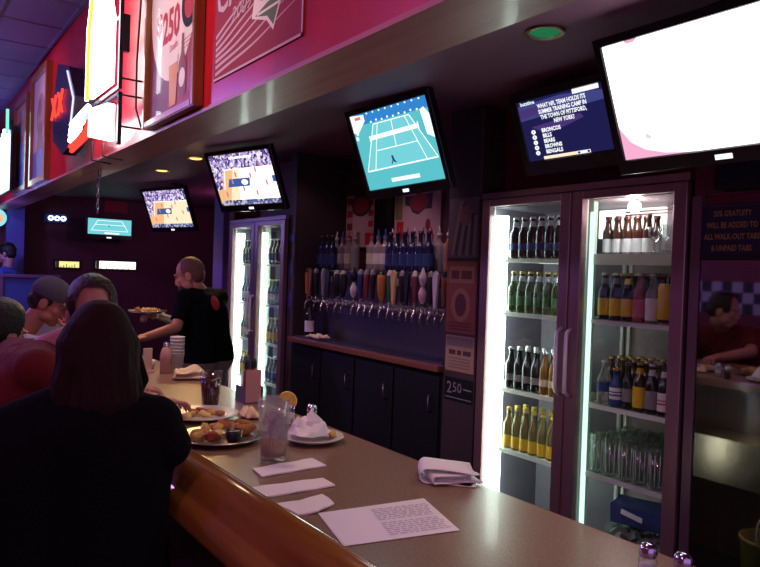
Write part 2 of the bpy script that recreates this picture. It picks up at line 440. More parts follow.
    for y in (ym + .012, ym - .03): box(bm, (XB - .062, y, .2), (XB - .048, y + .018, 2.04))
    obj('shelf_post', bm, white_pl, t)
    if not far:
        bm = BM(); ell(bm, (2.90, 1.99, 2.012), (.03, .03, .03), 0); obj('light_bulb', bm, glow('hot white bulb', (1.0, .88, .86), 30), t)
        bm = BM(); cyl(bm, (2.90, 1.99, 2.03), (2.90, 1.99, 2.046), .018); obj('bulb_socket', bm, white_pl, t)
        bm = BM()
        for z in (2.0, 1.985):
            tube(bm, [(3.02, 2.12, z), (3.02, 1.72, z + .005)], .004, 6)
        tube(bm, [(3.0, 1.85, 2.04), (3.0, 1.85, 1.98), (3.03, 1.83, 1.80)], .004, 6)
        obj('wire', bm, frame_m, t)
    return t
SA_L = [1.755, 1.455, 1.030, .692]; SA_R = [1.780, 1.458, 1.045, .705]
cooler(1.628, 2.885, 2.245, SA_L, SA_R, 'large two-door glass beer cooler nearest the camera, lit white inside')
SB = [1.70, 1.33, .98, .62]
cooler(5.275, 6.45, 5.872, SB, SB, 'two-door lit glass beer cooler farther along, behind the bartender', True)
# white self-glowing panel set at the back of the near cooler's top shelf
bm = BM(); bbox(bm, (3.203, 2.02, 1.885), (3.226, 2.42, 2.04), 0, .003, 1)
single('glowing_panel', bm, glow('white emitting panel', (1.0, .93, .93), 1.7), 'white glowing panel at the back of the near cooler, above the top shelf', 'light panel')

# ------------------------------------------------------------------ bottles
cap_gold = mat('gold cap', (.55, .40, .15), .35, .8); cap_dark = mat('dark cap', (.05, .04, .05), .4, .5); cap_silver = mat('silver cap', (.7, .72, .74), .3, .9)
cap_yel = mat('yellow cap', (.55, .40, .06), .4)
brown_g = mat('brown bottle glass', (.045, .016, .008), .2, coat=.5); dark_g = mat('near black bottle glass', (.010, .012, .018), .2, coat=.5)
green_g = mat('green bottle glass', (.13, .24, .06), .18, trans=.55); clear_g = mat('clear bottle glass', (.80, .86, .84), .06, trans=.8)
amber_g = mat('amber bottle glass', (.38, .17, .03), .08, trans=.4); lager_g = mat('pale lager bottle', (.42, .36, .16), .08, trans=.6)
blue_g = mat('dark blue bottle glass', (.010, .016, .09), .08, coat=.5)
LAB = {k: mat(k + ' label', c, .5) for k, c in dict(blue=(.035,.07,.26), white=(.80,.80,.78), yellow=(.80,.55,.03), pink=(.60,.14,.20), silver=(.66,.70,.74), cream=(.7,.62,.45), grey=(.25,.25,.27), red=(.5,.03,.04), green=(.08,.22,.08)).items()}
PROT = {}
def bottle(kind, name, glass, label, cap, cat='bottle', h=.23, r=.0305, neck=.0125, shoulder=(.56, .78), lab=(.16, .44), necklab=None, stripe=None):
    """a bottle of its own with body, label and cap; made once, then copied"""
    t = thing(name, kind, cat, (0, 0, 0))
    bm = BM(); s0, s1 = shoulder
    lathe(bm, [(0, .004), (r*.8, 0), (r*.97, .006), (r, .02), (r, h*s0), (r*.93, h*(s0+.06)), (r*.66, h*(s0+(s1-s0)*.55)), (neck*1.15, h*s1), (neck, h*.90), (neck*1.2, h*.905), (neck*1.2, h*.94), (neck, h*.945), (neck*.9, h*.97), (0, h*.97)], n=16)
    b = obj('bottle_body', bm, glass, t)
    if label:
        bm = BM(); lathe(bm, [(r*1.012, h*lab[0]), (r*1.012, h*lab[1])], n=16)
        if stripe:
            z = (lab[0] + lab[1])/2*h; lathe(bm, [(r*1.02, z - .012), (r*1.02, z - .004)], n=16, mi=1); lathe(bm, [(r*1.02, z + .004), (r*1.02, z + .010)], n=16, mi=1)
        obj('label', bm, [label, stripe or label], t)
    if necklab:
        bm = BM(); lathe(bm, [(neck*1.5, h*.76), (neck*1.12, h*.88)], n=12); obj('neck_label', bm, necklab, t)
    bm = BM(); lathe(bm, [(neck*1.25, h*.945), (neck*1.3, h*.96), (neck*1.2, h*.995), (0, h)], n=12); obj('cap', bm, cap, t)
    return t
def place_row(proto, first, pts, group, lab_fn):
    """first=[used?] – the prototype itself takes the first place"""
    for i, p in enumerate(pts):
        L = lab_fn(i)
        if not first[0]:
            first[0] = True; proto.location = p; proto['label'] = L; proto['group'] = group
        else: dup(proto, p, L, group, random.uniform(0, 6.28))

def shelf_rows(spec, ys, z, where, group, desc, rows=3, xs=(2.862, 2.932, 3.002, 3.072), noun='bottle'):
    pr = spec; first = [False]
    n = len(ys)
    place_row(pr, first, [(xs[0], y, z) for y in ys], group, lambda i: f'{desc}, {ORD[i]} from left in front row, {where}')
    for rr in range(1, rows):
        place_row(pr, first, [(xs[rr], y + .004, z) for y in ys], group + ', behind', lambda i: f'{desc} hidden behind the front row, {where}')
YL = [2.715 - i*.062 for i in range(7)]
shelf_rows(bottle('b', 'beer_bottle', dark_g, LAB['blue'], cap_silver, lab=(.20,.36), necklab=LAB['silver']), YL, SA_L[0] + .0055, 'top left shelf, near cooler', 'dark bottles on the top left shelf of the near cooler', 'dark blue-labelled bottle')
shelf_rows(bottle('b', 'beer_bottle', green_g, LAB['green'], cap_gold, lab=(.18,.40), necklab=LAB['silver']), YL, SA_L[1] + .0055, 'second left shelf, near cooler', 'green bottles on the second left shelf of the near cooler', 'green glass bottle')
shelf_rows(bottle('b', 'beer_bottle', dark_g, LAB['grey'], cap_silver, lab=(.2, .36)), YL[:4], SA_L[2] + .0055, 'third left shelf, near cooler', 'dark bottles on the third left shelf of the near cooler', 'dark silver-capped bottle')
shelf_rows(bottle('b', 'beer_bottle', amber_g, LAB['cream'], cap_silver, lab=(.2, .36)), YL[4:], SA_L[2] + .0055, 'third left shelf, near cooler', 'amber bottles on the third left shelf of the near cooler', 'amber bottle')
shelf_rows(bottle('b', 'beer_bottle', lager_g, LAB['yellow'], cap_yel, lab=(.06, .34)), YL, SA_L[3] + .0055, 'fourth left shelf, near cooler', 'yellow-capped bottles on the fourth left shelf of the near cooler', 'pale yellow-capped bottle')

# right half, top shelf: brown bottles in clear holders, stemmed glasses, mugs
YR0 = [2.165 - i*.056 for i in range(5)]
shelf_rows(bottle('b', 'beer_bottle', brown_g, LAB['silver'], mat('maroon cap', (.10, .02, .02), .5), h=.19, r=.0265, lab=(.05, .40)), YR0, SA_R[0] + .0055, 'top right shelf, near cooler', 'brown bottles on the top right shelf of the near cooler', 'brown bottle with pale label', 2, (2.945, 3.02))
clear = thin_glass('clear glassware', (.95, .97, .97), .06)
def mug(name='beer_mug'):
    t = thing(name, 'm', 'mug', (0, 0, 0)); bm = BM()
    lathe(bm, [(0, .0), (.038, 0), (.040, .01), (.041, .13), (.037, .13), (.036, .016), (0, .016)], n=18)
    obj('mug_body', bm, clear, t)
    bm = BM(); tube(bm, [(0, -.038, .105), (0, -.062, .10), (0, -.07, .075), (0, -.062, .045), (0, -.038, .035)], .006, 8); obj('mug_handle', bm, clear, t)
    return t
place_row(mug(), [False], [(2.862, 1.775, SA_R[0] + .006), (2.955, 1.77, SA_R[0] + .006)], 'clear mugs on the top right shelf', lambda i: ['clear glass mug at the right front of the near cooler top shelf', 'clear glass mug behind another, right end of near cooler top shelf'][i])
def goblet():
    t = thing('stemmed_glass', 'g', 'glass', (0, 0, 0)); bm = BM()
    lathe(bm, [(0, 0), (.03, 0), (.03, .003), (.005, .008), (.004, .05), (.012, .058), (.03, .08), (.033, .12), (.031, .12), (.028, .083), (0, .06)], n=18); obj('glass_bowl', bm, clear, t)
    return t
place_row(goblet(), [False], [(2.862, 1.852, SA_R[0] + .006), (2.93, 1.85, SA_R[0] + .006)], 'stemmed glasses on the top right shelf', lambda i: ['clear stemmed glass left of the mug on near cooler top shelf', 'clear stemmed glass standing behind another on near cooler top shelf'][i])
# second shelf right
z = SA_R[1] + .006; x = 2.862
S2 = 'on second right shelf, near cooler'
p = bottle('b', 'beer_bottle', dark_g, LAB['yellow'], cap_silver, lab=(.10, .46), necklab=LAB['grey'])
place_row(p, [False], [(x, 2.112, z), (x, 2.047, z)], 'dark yellow-labelled bottles', lambda i: ['leftmost dark bottle with yellow label ' + S2, 'second dark bottle with yellow label from left ' + S2][i])
p = bottle('b', 'beer_bottle', dark_g, LAB['yellow'], cap_yel, lab=(.10, .46), necklab=LAB['yellow']); p.location = (x, 1.982, z); p['label'] = 'dark bottle with yellow label and neck wrap ' + S2
p = bottle('b', 'beer_bottle', mat('rose bottle glass', (.42, .10, .12), .1, trans=.3), LAB['pink'], cap_silver, lab=(.10, .46)); p.location = (x, 1.917, z); p['label'] = 'pink bottle with pink label in the middle ' + S2
p = bottle('b', 'beer_bottle', clear_g, LAB['white'], cap_silver, lab=(.06, .50)); p.location = (x, 1.852, z); p['label'] = 'white-labelled clear bottle left of the yellow can ' + S2
def can(name, label, c, r, h, loc, top):
    t = thing(name, label, 'can', loc); bm = BM()
    X, Y, Z = loc
    lathe(bm, [(0, .004), (r*.78, 0), (r*.82, .004), (r, .016), (r, h - .014), (r*.86, h - .003)], (X, Y, Z), 20); obj('can_body', bm, c, t)
    bm = BM(); lathe(bm, [(r*.86, h - .003), (r*.87, h), (r*.80, h), (r*.78, h - .004), (0, h - .004)], (X, Y, Z), 20); obj('can_lid', bm, top, t)
    bm = BM(); lathe(bm, [(r*1.003, h*.04), (r*1.003, h*.12)], (X, Y, Z), 20); obj('can_band', bm, dark_g, t)
    return t
can('tall_can', 'tall bright yellow can with dark base ' + S2, LAB['yellow'], .034, .185, (x, 1.785, z), steel)
p = bottle('b', 'beer_bottle', lager_g, LAB['cream'], cap_yel, lab=(.1, .55)); p.location = (x + .01, 1.714, z); p['label'] = 'pale bottle with cream label at far right ' + S2
p = bottle('b', 'beer_bottle', brown_g, LAB['grey'], cap_gold)
place_row(p, [False], [(2.935 + .07*(k // 7), 2.11 - .066*(k % 7), z) for k in range(14)], 'bottles behind the front row, second right shelf', lambda i: 'gold-capped bottle behind the front row ' + S2)
# third shelf right
z = SA_R[2] + .006; S3 = 'on third right shelf, near cooler'
t = bottle('b', 'water_bottle', clear_g, LAB['blue'], white_pl, h=.215, r=.034, neck=.013, shoulder=(.55, .86), lab=(.30, .52)); t.location = (x, 2.095, z); t['label'] = 'clear plastic water bottle at the left end ' + S3
t = bottle('b', 'beer_bottle', LAB['blue'], LAB['white'], cap_yel, h=.185, r=.032, neck=.016, lab=(.2, .5), stripe=LAB['blue']); t.location = (x, 2.025, z); t['label'] = 'blue aluminium bottle with white bands and yellow cap ' + S3
t = bottle('b', 'beer_bottle', dark_g, LAB['grey'], cap_dark, h=.22, r=.026); t.location = (x, 1.962, z); t['label'] = 'slim plain dark bottle between blue and yellow-labelled bottles ' + S3
t = bottle('b', 'beer_bottle', brown_g, LAB['yellow'], cap_yel, lab=(.08, .5), necklab=LAB['yellow']); t.location = (x, 1.900, z); t['label'] = 'brown bottle with large yellow label and neck ' + S3
t = bottle('b', 'beer_bottle', dark_g, LAB['grey'], cap_silver, lab=(.1, .46), necklab=LAB['silver']); t.location = (x, 1.836, z); t['label'] = 'dark bottle with grey label beside the yellow-labelled one ' + S3
p = bottle('b', 'beer_bottle', dark_g, LAB['white'], cap_dark, lab=(.1, .46), stripe=LAB['red'], necklab=LAB['white'])
place_row(p, [False], [(x, 1.773, z), (x, 1.709, z)], 'dark bottles with red and white labels', lambda i: ['dark bottle with red-striped white label, left of two ' + S3, 'dark bottle with red-striped white label, right end ' + S3][i])
p = bottle('b', 'beer_bottle', brown_g, LAB['grey'], cap_gold)
place_row(p, [False], [(2.94 + .07*(k // 7), 2.11 - .066*(k % 7), z) for k in range(21)], 'bottles behind the front row, third right shelf', lambda i: 'gold-capped bottle behind the front row ' + S3)
# fourth shelf right: tall pint glasses; below: a carton and ice
def pint():
    t = thing('pint_glass', 'p', 'glass', (0, 0, 0)); bm = BM()
    lathe(bm, [(0, 0), (.028, 0), (.030, .008), (.0375, .19), (.035, .19), (.028, .02), (0, .02)], n=18)
    for k in range(10):
        a = 2*PI*k/10; cyl(bm, (.0305*math.cos(a), .0305*math.sin(a), .02), (.0365*math.cos(a), .0365*math.sin(a), .16), .002, n=5, mi=1)  # white rods stand in for highlight streaks on the glass
    obj('glass_body', bm, [thin_glass('pint glassware', (.93, .98, .95), .22, .08), mat('glass highlight streak', (.80, .92, .85), .15)], t)
    return t
z = SA_R[3] + .006; ys = [2.125, 2.043, 1.961, 1.879, 1.797, 1.717]
f = [False]; p = pint()
place_row(p, f, [(2.868, y, z) for y in ys], 'pint glasses on the fourth right shelf', lambda i: f'tall clear pint glass, {ORD[i]} from left in front, fourth right shelf of near cooler')
place_row(p, f, [(2.96 + .09*(k // 6), ys[k % 6], z) for k in range(18)], 'pint glasses behind the front ones', lambda i: 'tall clear pint glass behind the front ones, fourth right shelf of near cooler')
t = thing('beer_carton', 'blue printed carton lying on the ice below the pint glasses, near cooler', 'carton', (3.0, 1.93, .50))
bm = BM(); R_ = Matrix.Rotation(.25, 3, 'Z') @ Matrix.Rotation(-.1, 3, 'Y')
box(bm, (2.93, 1.80, .485), (3.07, 2.08, .575), 0, R_); obj('carton_box', bm, mat('blue card', (.06, .09, .32), .5), t)
bm = BM(); A_ = Art(bm, V((2.925, 2.06, .50)), (-.25, -.97, 0), (0, 0, 1)); A_.k = .002; A_.rect(.03, .03, .20, .055, 0, 1); obj('printed_band', bm, paper, t)
bm = BM(); rnd = random.Random(3)
box(bm, (2.845, 1.695, .2005), (3.205, 2.15, .34), 0)
for k in range(420):
    px, py = rnd.uniform(2.855, 3.19), rnd.uniform(1.71, 2.14); pz = .335 + rnd.uniform(0, .13)*(.4 + 1.2*(px - 2.84)/.37*.5)
    s = rnd.uniform(.012, .019)
    box(bm, (px - s, py - s, pz - s), (px + s, py + s, pz + s), 0, Euler((rnd.uniform(0, 3), rnd.uniform(0, 3), rnd.uniform(0, 3))).to_matrix())
o = obj('ice_cubes', bm, mat('ice', (.40, .46, .45), .06, trans=.35, ior=1.31)); tag(o, 'heap of clear ice cubes in the bottom right of the near cooler', 'ice', kind='stuff')
# far cooler: bottles seen through its two doors
for k, (zz, nm) in enumerate(zip(SB, ['top', 'second', 'third', 'fourth'])):
    for side, (ya, n) in enumerate([(6.30, 5), (5.73, 6)]):
        g, l, c, ds = [(dark_g, LAB['blue'], cap_silver, 'dark bottle'), (blue_g, LAB['silver'], cap_dark, 'blue bottle'), (green_g, LAB['cream'], cap_gold, 'green bottle'), (lager_g, LAB['yellow'], cap_yel, 'pale bottle')][(k + (side if k else 0)) % 4]
        wh = f'{"left" if side == 0 else "right"} half of far cooler, {nm} shelf'
        shelf_rows(bottle('b', 'beer_bottle', g, l, c), [ya - .068*i for i in range(n)], zz + .005, wh, f'bottles in the {wh}', ds, 2)

# ------------------------------------------------------------------ back bar: cabinets, ledge, draught tower
t = thing('back_bar_cabinet', 'low black back bar cabinet with doors and brown ledge under the beer taps', 'cabinet', (2.85, 4.2, 0))
bm = BM(); box(bm, (2.80, 3.212, .0), (3.29, 5.155, 1.058)); obj('cabinet_body', bm, cab_black, t)
bm = BM(); bbox(bm, (2.745, 3.212, 1.058), (3.0, 5.155, 1.098), 0, .006, 2); obj('ledge', bm, brown_wood, t)
for i in range(4):
    y = 3.24 + i*.48
    bm = BM(); bbox(bm, (2.782, y, .12), (2.80, y + .46, 1.02), 0, .006, 1); d = obj('door', bm, cab_black, t)
    bm = BM(); tube(bm, [(2.782, y + .06, .80), (2.755, y + .06, .80), (2.752, y + .06, .83), (2.755, y + .06, .90), (2.782, y + .06, .90)], .006, 8); obj('door_handle', bm, dark_steel, d)
tower = thing('beer_tower', 'wide steel beer tap wall with a long row of mixed tap handles', 'beer tower', (3.0, 4.2, 1.098))
bm = BM(); bbox(bm, (2.972, 3.214, 1.099), (3.29, 5.155, 1.655), 0, .006, 2); obj('tower_body', bm, mat('brushed blue steel', (.20, .19, .25), .32, .9), tower)
bm = BM(); bbox(bm, (2.955, 3.214, 1.644), (3.29, 5.155, 1.668), 0, .004, 1); obj('top_shelf', bm, dark_steel, tower)
bm = BM(); bbox(bm, (2.958, 3.24, 1.385), (2.974, 5.14, 1.43), 0, .004, 1); obj('shank_plate', bm, steel, tower)
bm = BM(); box(bm, (2.80, 3.23, 1.099), (2.955, 5.14, 1.112))
for i in range(60): box(bm, (2.81, 3.245 + i*.0315, 1.112), (2.945, 3.257 + i*.0315, 1.116))
obj('drip_tray', bm, dark_steel, tower)
H = {k: mat('tap ' + k, c, .35) for k, c in dict(orange=(.62,.22,.05),black=(.015,.015,.02),white=(.72,.68,.70),red=(.34,.03,.04),green=(.03,.16,.09),yellow=(.66,.50,.20),maroon=(.22,.04,.06),brown=(.25,.10,.04),blue=(.03,.05,.22),pinkw=(.75,.55,.55),grey=(.30,.28,.32)).items()}
TAPS = [(5.106,'orange','tall'),(5.03,'brown','paddle'),(4.96,'black','tall'),(4.84,'grey','tall'),(4.74,'black','paddle'),(4.63,'black','fat'),(4.54,'black','fat'),(4.39,'white','urn'),(4.30,'blue','tall'),(4.22,'red','tall'),(4.14,'black','tall'),(4.03,'orange','fat'),(3.93,'green','tall'),(3.86,'yellow','paddle'),(3.785,'black','tall'),(3.71,'black','paddle'),(3.645,'maroon','tall'),(3.56,'pinkw','urn'),(3.475,'black','tall'),(3.405,'white','paddle'),(3.34,'brown','tall'),(3.275,'orange','globe')]
for y, c, kind in TAPS:
    bm = BM(); cyl(bm, (2.96, y, 1.407), (2.90, y, 1.407), .011, n=10); ell(bm, (2.895, y, 1.405), (.017, .014, .02), 0, None, 10, 8)
    tube(bm, [(2.893, y, 1.40), (2.875, y, 1.375), (2.868, y, 1.335)], [.010, .009, .007], 8); cyl(bm, (2.895, y, 1.42), (2.89, y, 1.445), .007, n=8)
    fa = obj('faucet', bm, chrome, tower)
    bm = BM(); b0 = (2.89, y, 1.44)
    mats = [H[c], H['white'] if c in ('yellow', 'maroon', 'pinkw', 'green') else H['black'] if c in ('white', 'orange', 'brown') else H['grey'], chrome]
    if kind == 'tall': lathe(bm, [(0,0),(.011,0),(.013,.02,2),(.016,.06),(.021,.15),(.023,.20),(.018,.215,1),(.012,.235,1),(0,.24,1)], b0, 12)
    elif kind == 'paddle':
        prism(bm, [(-.008,0),(.008,0),(.014,.05),(.026,.17),(.024,.215),(0,.24),(-.024,.215),(-.026,.17),(-.014,.05)], basis((b0[0] - .009, y, b0[2]), (0,-1,0), (0,0,1)), .018, 0)
        box(bm, (2.879, y - .016, 1.57), (2.902, y + .016, 1.62), 1)
    elif kind == 'fat': lathe(bm, [(0,0),(.012,0),(.014,.02,2),(.020,.04),(.030,.09),(.032,.17),(.028,.20),(.020,.205,1),(.016,.225,1),(0,.23,1)], b0, 14)
    elif kind == 'urn': lathe(bm, [(0,0),(.010,0),(.010,.02,2),(.026,.05),(.030,.09),(.016,.12),(.012,.14),(.026,.17,1),(.030,.20,1),(.014,.225,1),(.008,.25,1),(0,.26,1)], b0, 14)
    else:
        lathe(bm, [(0,0),(.010,0),(.012,.02,2),(.014,.09),(.018,.14),(.014,.15,1)], b0, 12); ell(bm, (b0[0], y, b0[2] + .185), (.036, .036, .036), 0)
    obj('tap_handle', bm, mats, fa)
# liquor bottles on the steel shelf: blue ones in front, clear ones with pourers behind
LS = 'on shelf above taps'
blu = bottle('l', 'wine_bottle', blue_g, LAB['blue'], mat('maroon foil', (.12, .02, .03), .4), h=.29, r=.040, neck=.0145, shoulder=(.58, .74), lab=(.15, .45))
f = [False]
place_row(blu, f, [(3.02, y, 1.669) for y in (5.10, 5.01, 4.925)], 'blue bottles at the left of the tap shelf', lambda i: f'dark blue bottle {LS}, {ORD[i]} from left in left group')
place_row(blu, f, [(3.02, y, 1.669) for y in (4.11, 4.025, 3.94, 3.85, 3.76, 3.67)], 'blue bottles at the right of the tap shelf', lambda i: f'dark blue bottle {LS}, {ORD[i]} from left in right group')
pour = [mat('pourer ' + k, c, .4) for k, c in dict(blue=(.04,.12,.42), red=(.45,.04,.04), white=(.7,.68,.7)).items()]
clr = mat('clear spirit bottle', (.55, .46, .52), .1, trans=.45)
def spirit(pm, lab, glass=clr, h=.33):
    t = bottle('s', 'liquor_bottle', glass, lab, pm, h=h - .05, r=.041, neck=.014, shoulder=(.66, .80), lab=(.2, .5))
    bm = BM(); z0 = h - .05; tube(bm, [(0, 0, z0), (0, 0, z0 + .02), (.006, 0, z0 + .05)], [.010, .007, .0035], 8); obj('pourer', bm, pm, t)
    return t
protos = [spirit(pour[0], LAB['white']), spirit(pour[1], LAB['cream']), spirit(pour[2], LAB['grey']), spirit(pour[0], LAB['silver'], clear_g)]
ysp = [5.06, 4.965, 4.865, 4.77, 4.53, 4.44, 4.345, 4.25, 4.16, 4.07, 3.98, 3.885, 3.79, 3.70, 3.60]
usedp = [[False] for _ in protos]
for i, y in enumerate(ysp):
    k = [2,0,1,2,1,0,0,2,1,3,2,0,1,2,2][i]
    place_row(protos[k], usedp[k], [(3.14, y, 1.669)], 'spirit bottles on the tap shelf', lambda _: f'pale spirit bottle with {["blue","red","white","blue"][k]} pourer {LS}, {ORD[i]} from left, back row')
t = bottle('s', 'liquor_bottle', mat('amber spirit', (.55, .20, .03), .1, trans=.2), LAB['red'], mat('orange cap', (.75, .35, .04), .4), h=.36, r=.042, lab=(.2, .45)); t.location = (3.05, 3.46, 1.669); t['label'] = 'amber spirit bottle with orange cap at the right end ' + LS
t = bottle('s', 'wine_bottle', dark_g, LAB['white'], cap_dark, h=.30, r=.038, neck=.0145, shoulder=(.58, .74), lab=(.12, .42)); t.location = (2.845, 4.97, 1.118); t['label'] = 'dark wine bottle with white label on ledge, left end below taps'

# crumpled cloth helper
def cloth(bm, c, sx, sy, h, seed, n=14, rot=0.0, mi=0, layers=1):
    rnd = random.Random(seed); ph = [rnd.uniform(0, 6.3) for _ in range(8)]
    for L in range(layers):
        grid = []
        for i in range(n+1):
            row = []
            for j in range(n+1):
                u, v = i/n*2-1, j/n*2-1
                x = u*sx*(1 + .10*math.sin(3*v + ph[0] + L)); y = v*sy*(1 + .12*math.sin(2.6*u + ph[1] + L))
                e = max(0, 1 - max(abs(u), abs(v))**4)
                z = h*(.16 + e*(.42 + .24*math.sin(4.1*u + ph[2] + L) + .2*math.sin(5.3*v + ph[3]) + .14*math.sin(7*u*v*2 + 5*u + ph[4])))
                z = max(z, .003) + L*h*.5
                cx, cy = math.cos(rot + L*.35), math.sin(rot + L*.35)
                row.append(bm.verts.new((c[0] + x*cx - y*cy, c[1] + x*cy + y*cx, c[2] + z)))
            grid.append(row)
        for i in range(n):
            for j in range(n):
                f = bm.faces.new([grid[i][j], grid[i+1][j], grid[i+1][j+1], grid[i][j+1]]); f.material_index = mi; f.smooth = True
def solid(o, th=.002):
    m = o.modifiers.new('s', 'SOLIDIFY'); m.thickness = th; m.offset = 0
    return o
towel_m = mat('white bar towel', (.72, .60, .60), .9, bump=(300, .3))
bm = BM(); cloth(bm, (2.83, 4.80, 1.117), .055, .10, .035, 5)
solid(single('bar_towel', bm, towel_m, 'white bar towel lying on the back ledge beside the dark wine bottle', 'towel'))

# ------------------------------------------------------------------ posters, banners and boards behind the bar
def board(name, label, cat, o, r, u, w, h, th, base, edge=None):
    """a flat board; returns its thing, and an Art on its face"""
    M = basis(o, r, u); n = V(r).normalized().cross(V(u).normalized())
    t = thing(name, label, cat, tuple(V(o)))
    bm = BM(); prism(bm, [(0,0),(w,0),(w,h),(0,h)], basis(V(o) - n*th, r, u), th, 0)
    obj('backing', bm, base if not edge else edge, t)
    bm = BM(); A = Art(bm, V(o), r, u)
    return t, bm, A
RR, UU = (0, -1, 0), (0, 0, 1)           # right / up for things on walls that face the bar (their front is -X)
pk = mat('pale pink poster paper', (.55, .33, .38), .6); pkd = mat('dark red print', (.26, .015, .035), .6); olive = mat('olive print', (.20, .19, .10), .6)
P_M = [pk, pkd, red_ink, olive, mat('charcoal print', (.05,.03,.05), .6), paper]
def tap_poster(label, y1, w, z0, h, flip):
    t, bm, A = board('wall_poster', label, 'poster', (3.285, y1, z0), RR, UU, w, h, .012, pk)
    A.rect(0, 0, w, h, 0)
    s = .11
    x0 = 0 if not flip else w - s
    if not flip:
        A.rect(x0 + .012, h - .20, x0 + s - .01, h - .01, 3, 2); A.rect(x0 + .03, h - .36, x0 + s + .01, h - .215, 2, 2)
        cx = .30
    else:
        for k in range(3): A.rect(x0, h - .08 - k*.11, x0 + s, h - .02 - k*.11, 2 if k else 1, 2)
        cx = w - .28
    A.poly([(cx - .17, h - .02), (cx - .17, h - .09), (cx - .11, h - .10), (cx - .07, h - .15), (cx, h - .17), (cx + .08, h - .13), (cx + .16, h - .13), (cx + .17, h - .01)], 4, 2)
    A.disc(cx + .01, h - .075, .115, .07, 1, 3)
    A.disc(cx + .12, h - .25, .03, .045, 1, 2)
    obj('print', bm, P_M, t); return t
tap_poster('pale pink poster with dark red oval above the right group of blue bottles', 4.43, .56, 1.88, .40, False)
tap_poster('pale pink poster with stacked red squares above the left end of the taps', 5.14, .10 + .0, 1.88, .40, False) if False else None
t, bm, A = board('wall_poster', 'pink poster with stacked red squares above the left end of the taps', 'poster', (3.285, 5.145, 1.88), RR, UU, .12, .44, .012, pk)
A.rect(0, 0, .12, .44, 0)
for k in range(4): A.rect(.015, .36 - k*.11, .105, .42 - k*.11, 2 if k % 2 else 1, 2)
obj('print', bm, P_M, t)
# left art hangs on the wall in front of the second pillar's side
t, bm, A = board('wall_poster', 'shadowed pink poster with dark round print behind left spirit bottles', 'poster', (3.27, 5.02, 1.87), RR, UU, .32, .44, .012, pk)
A.rect(0, 0, .32, .44, 0); A.disc(.13, .36, .15, .10, 4, 2); A.disc(.13, .36, .12, .07, 1, 3); A.rect(.20, .02, .29, .12, 2, 2); A.rect(.06, .02, .12, .13, 3, 2)
for k in range(3): A.rect(.24, .17 + k*.09, .31, .22 + k*.09, 2, 2)
obj('print', bm, P_M, t)
bm = BM(); bbox(bm, (3.262, 4.45, 1.86), (3.298, 4.685, 2.62), 0, .004, 1)
single('dark_gap_panel', bm, gloss_black, 'black panel filling the dark gap between the two pink posters', 'panel')  # black slab put where the gap between the posters is dark
# posters on the pillar beside the near cooler
px = 2.788
t, bm, A = board('wall_poster', 'grey poster of drapery, topmost on the pillar left of the near cooler', 'poster', (px, 3.20, 1.76), RR, UU, .26, .36, .006, mat('grey violet print', (.13, .09, .12), .6))
A.rect(0, 0, .26, .36, 0)
for k in range(7):
    x = .03 + k*.032; A.poly([(x, .02 + .02*(k % 2)), (x + .016, .01), (x + .10 - k*.012, .34 - .015*k), (x + .07 - k*.012, .345 - .015*k)], 1 + k % 2, 2)
A.disc(.15, .25, .05, .06, 3, 3)
obj('print', bm, [MATS['grey violet print'], mat('lilac print', (.24, .17, .20), .6), mat('dark violet print', (.06, .035, .06), .6), mat('rose brown print', (.22, .10, .11), .6)], t)
t, bm, A = board('wall_poster', 'orange brown poster in the middle of the pillar left of near cooler', 'poster', (px, 3.20, 1.31), RR, UU, .26, .43, .006, mat('rust print', (.26, .075, .035), .6))
A.rect(0, 0, .26, .43, 0); A.rect(.02, .30, .24, .40, 1, 2); A.rect(.04, .325, .11, .375, 2, 3); A.rect(.13, .325, .22, .375, 2, 3); A.disc(.13, .17, .085, .10, 1, 2); A.disc(.13, .17, .05, .07, 2, 3)
for k in range(3): A.rect(.03, .02 + k*.018, .23, .028 + k*.018, 2, 2)
obj('print', bm, [MATS['rust print'], mat('tan print', (.36, .17, .085), .6), mat('deep brown print', (.12, .03, .02), .6)], t)
t, bm, A = board('wall_poster', 'tan notice with dark lettering, lowest poster on pillar above the price', 'poster', (px, 3.19, 1.08), RR, UU, .25, .215, .006, mat('tan notice', (.34, .20, .14), .6))
A.rect(0, 0, .25, .215, 0); A.rect(.01, .15, .24, .205, 1, 2); A.rect(.03, .10, .09, .128, 2, 2); A.rect(.105, .10, .14, .128, 2, 2); A.rect(.155, .10, .225, .128, 2, 2)
for k in range(4): A.rect(.03, .02 + k*.018, .22, .028 + k*.018, 1, 2)
obj('print', bm, [MATS['tan notice'], mat('grey notice ink', (.17, .12, .12), .6), mat('dark notice ink', (.06, .02, .03), .6)], t)
t, bm, A = board('price_sign', 'black price sign reading 250 at the foot of the posters on the pillar', 'sign', (px, 3.19, .90), RR, UU, .25, .14, .006, black)
A.rect(0, 0, .25, .14, 0); A.text('2', .045, .075, .10, 1, 2); A.text('50', .115, .08, .085, 1, 2); A.line((.01, .02), (.24, .02), .006, 1, 2); A.line((.17, .08), (.24, .08), .008, 1, 2)
obj('lettering', bm, [black, mat('chalk grey', (.22, .20, .25), .6)], t)
# blue signs on the second pillar
for (z0, w, h, lab, c) in ((1.89, .095, .08, 'small blue oval sign on the dark pillar left of the taps', (.04,.09,.50)), (1.60, .09, .16, 'dim blue square sign on the pillar, below the oval', (.03,.04,.16)), (1.33, .09, .16, 'dim violet square sign, lowest on the pillar left of the taps', (.06,.04,.17))):
    t, bm, A = board('pillar_sign', lab, 'sign', (px, 5.262, z0), RR, UU, w, h, .006, navy)
    A.rect(0, 0, w, h, 0)
    if z0 > 1.8: A.disc(w/2, h/2, w*.48, h*.44, 1, 2)
    else: A.rect(.008, .01, w - .008, h - .01, 1, 2)
    obj('print', bm, [navy, mat('sign blue %.2f' % z0, c, .5)], t)
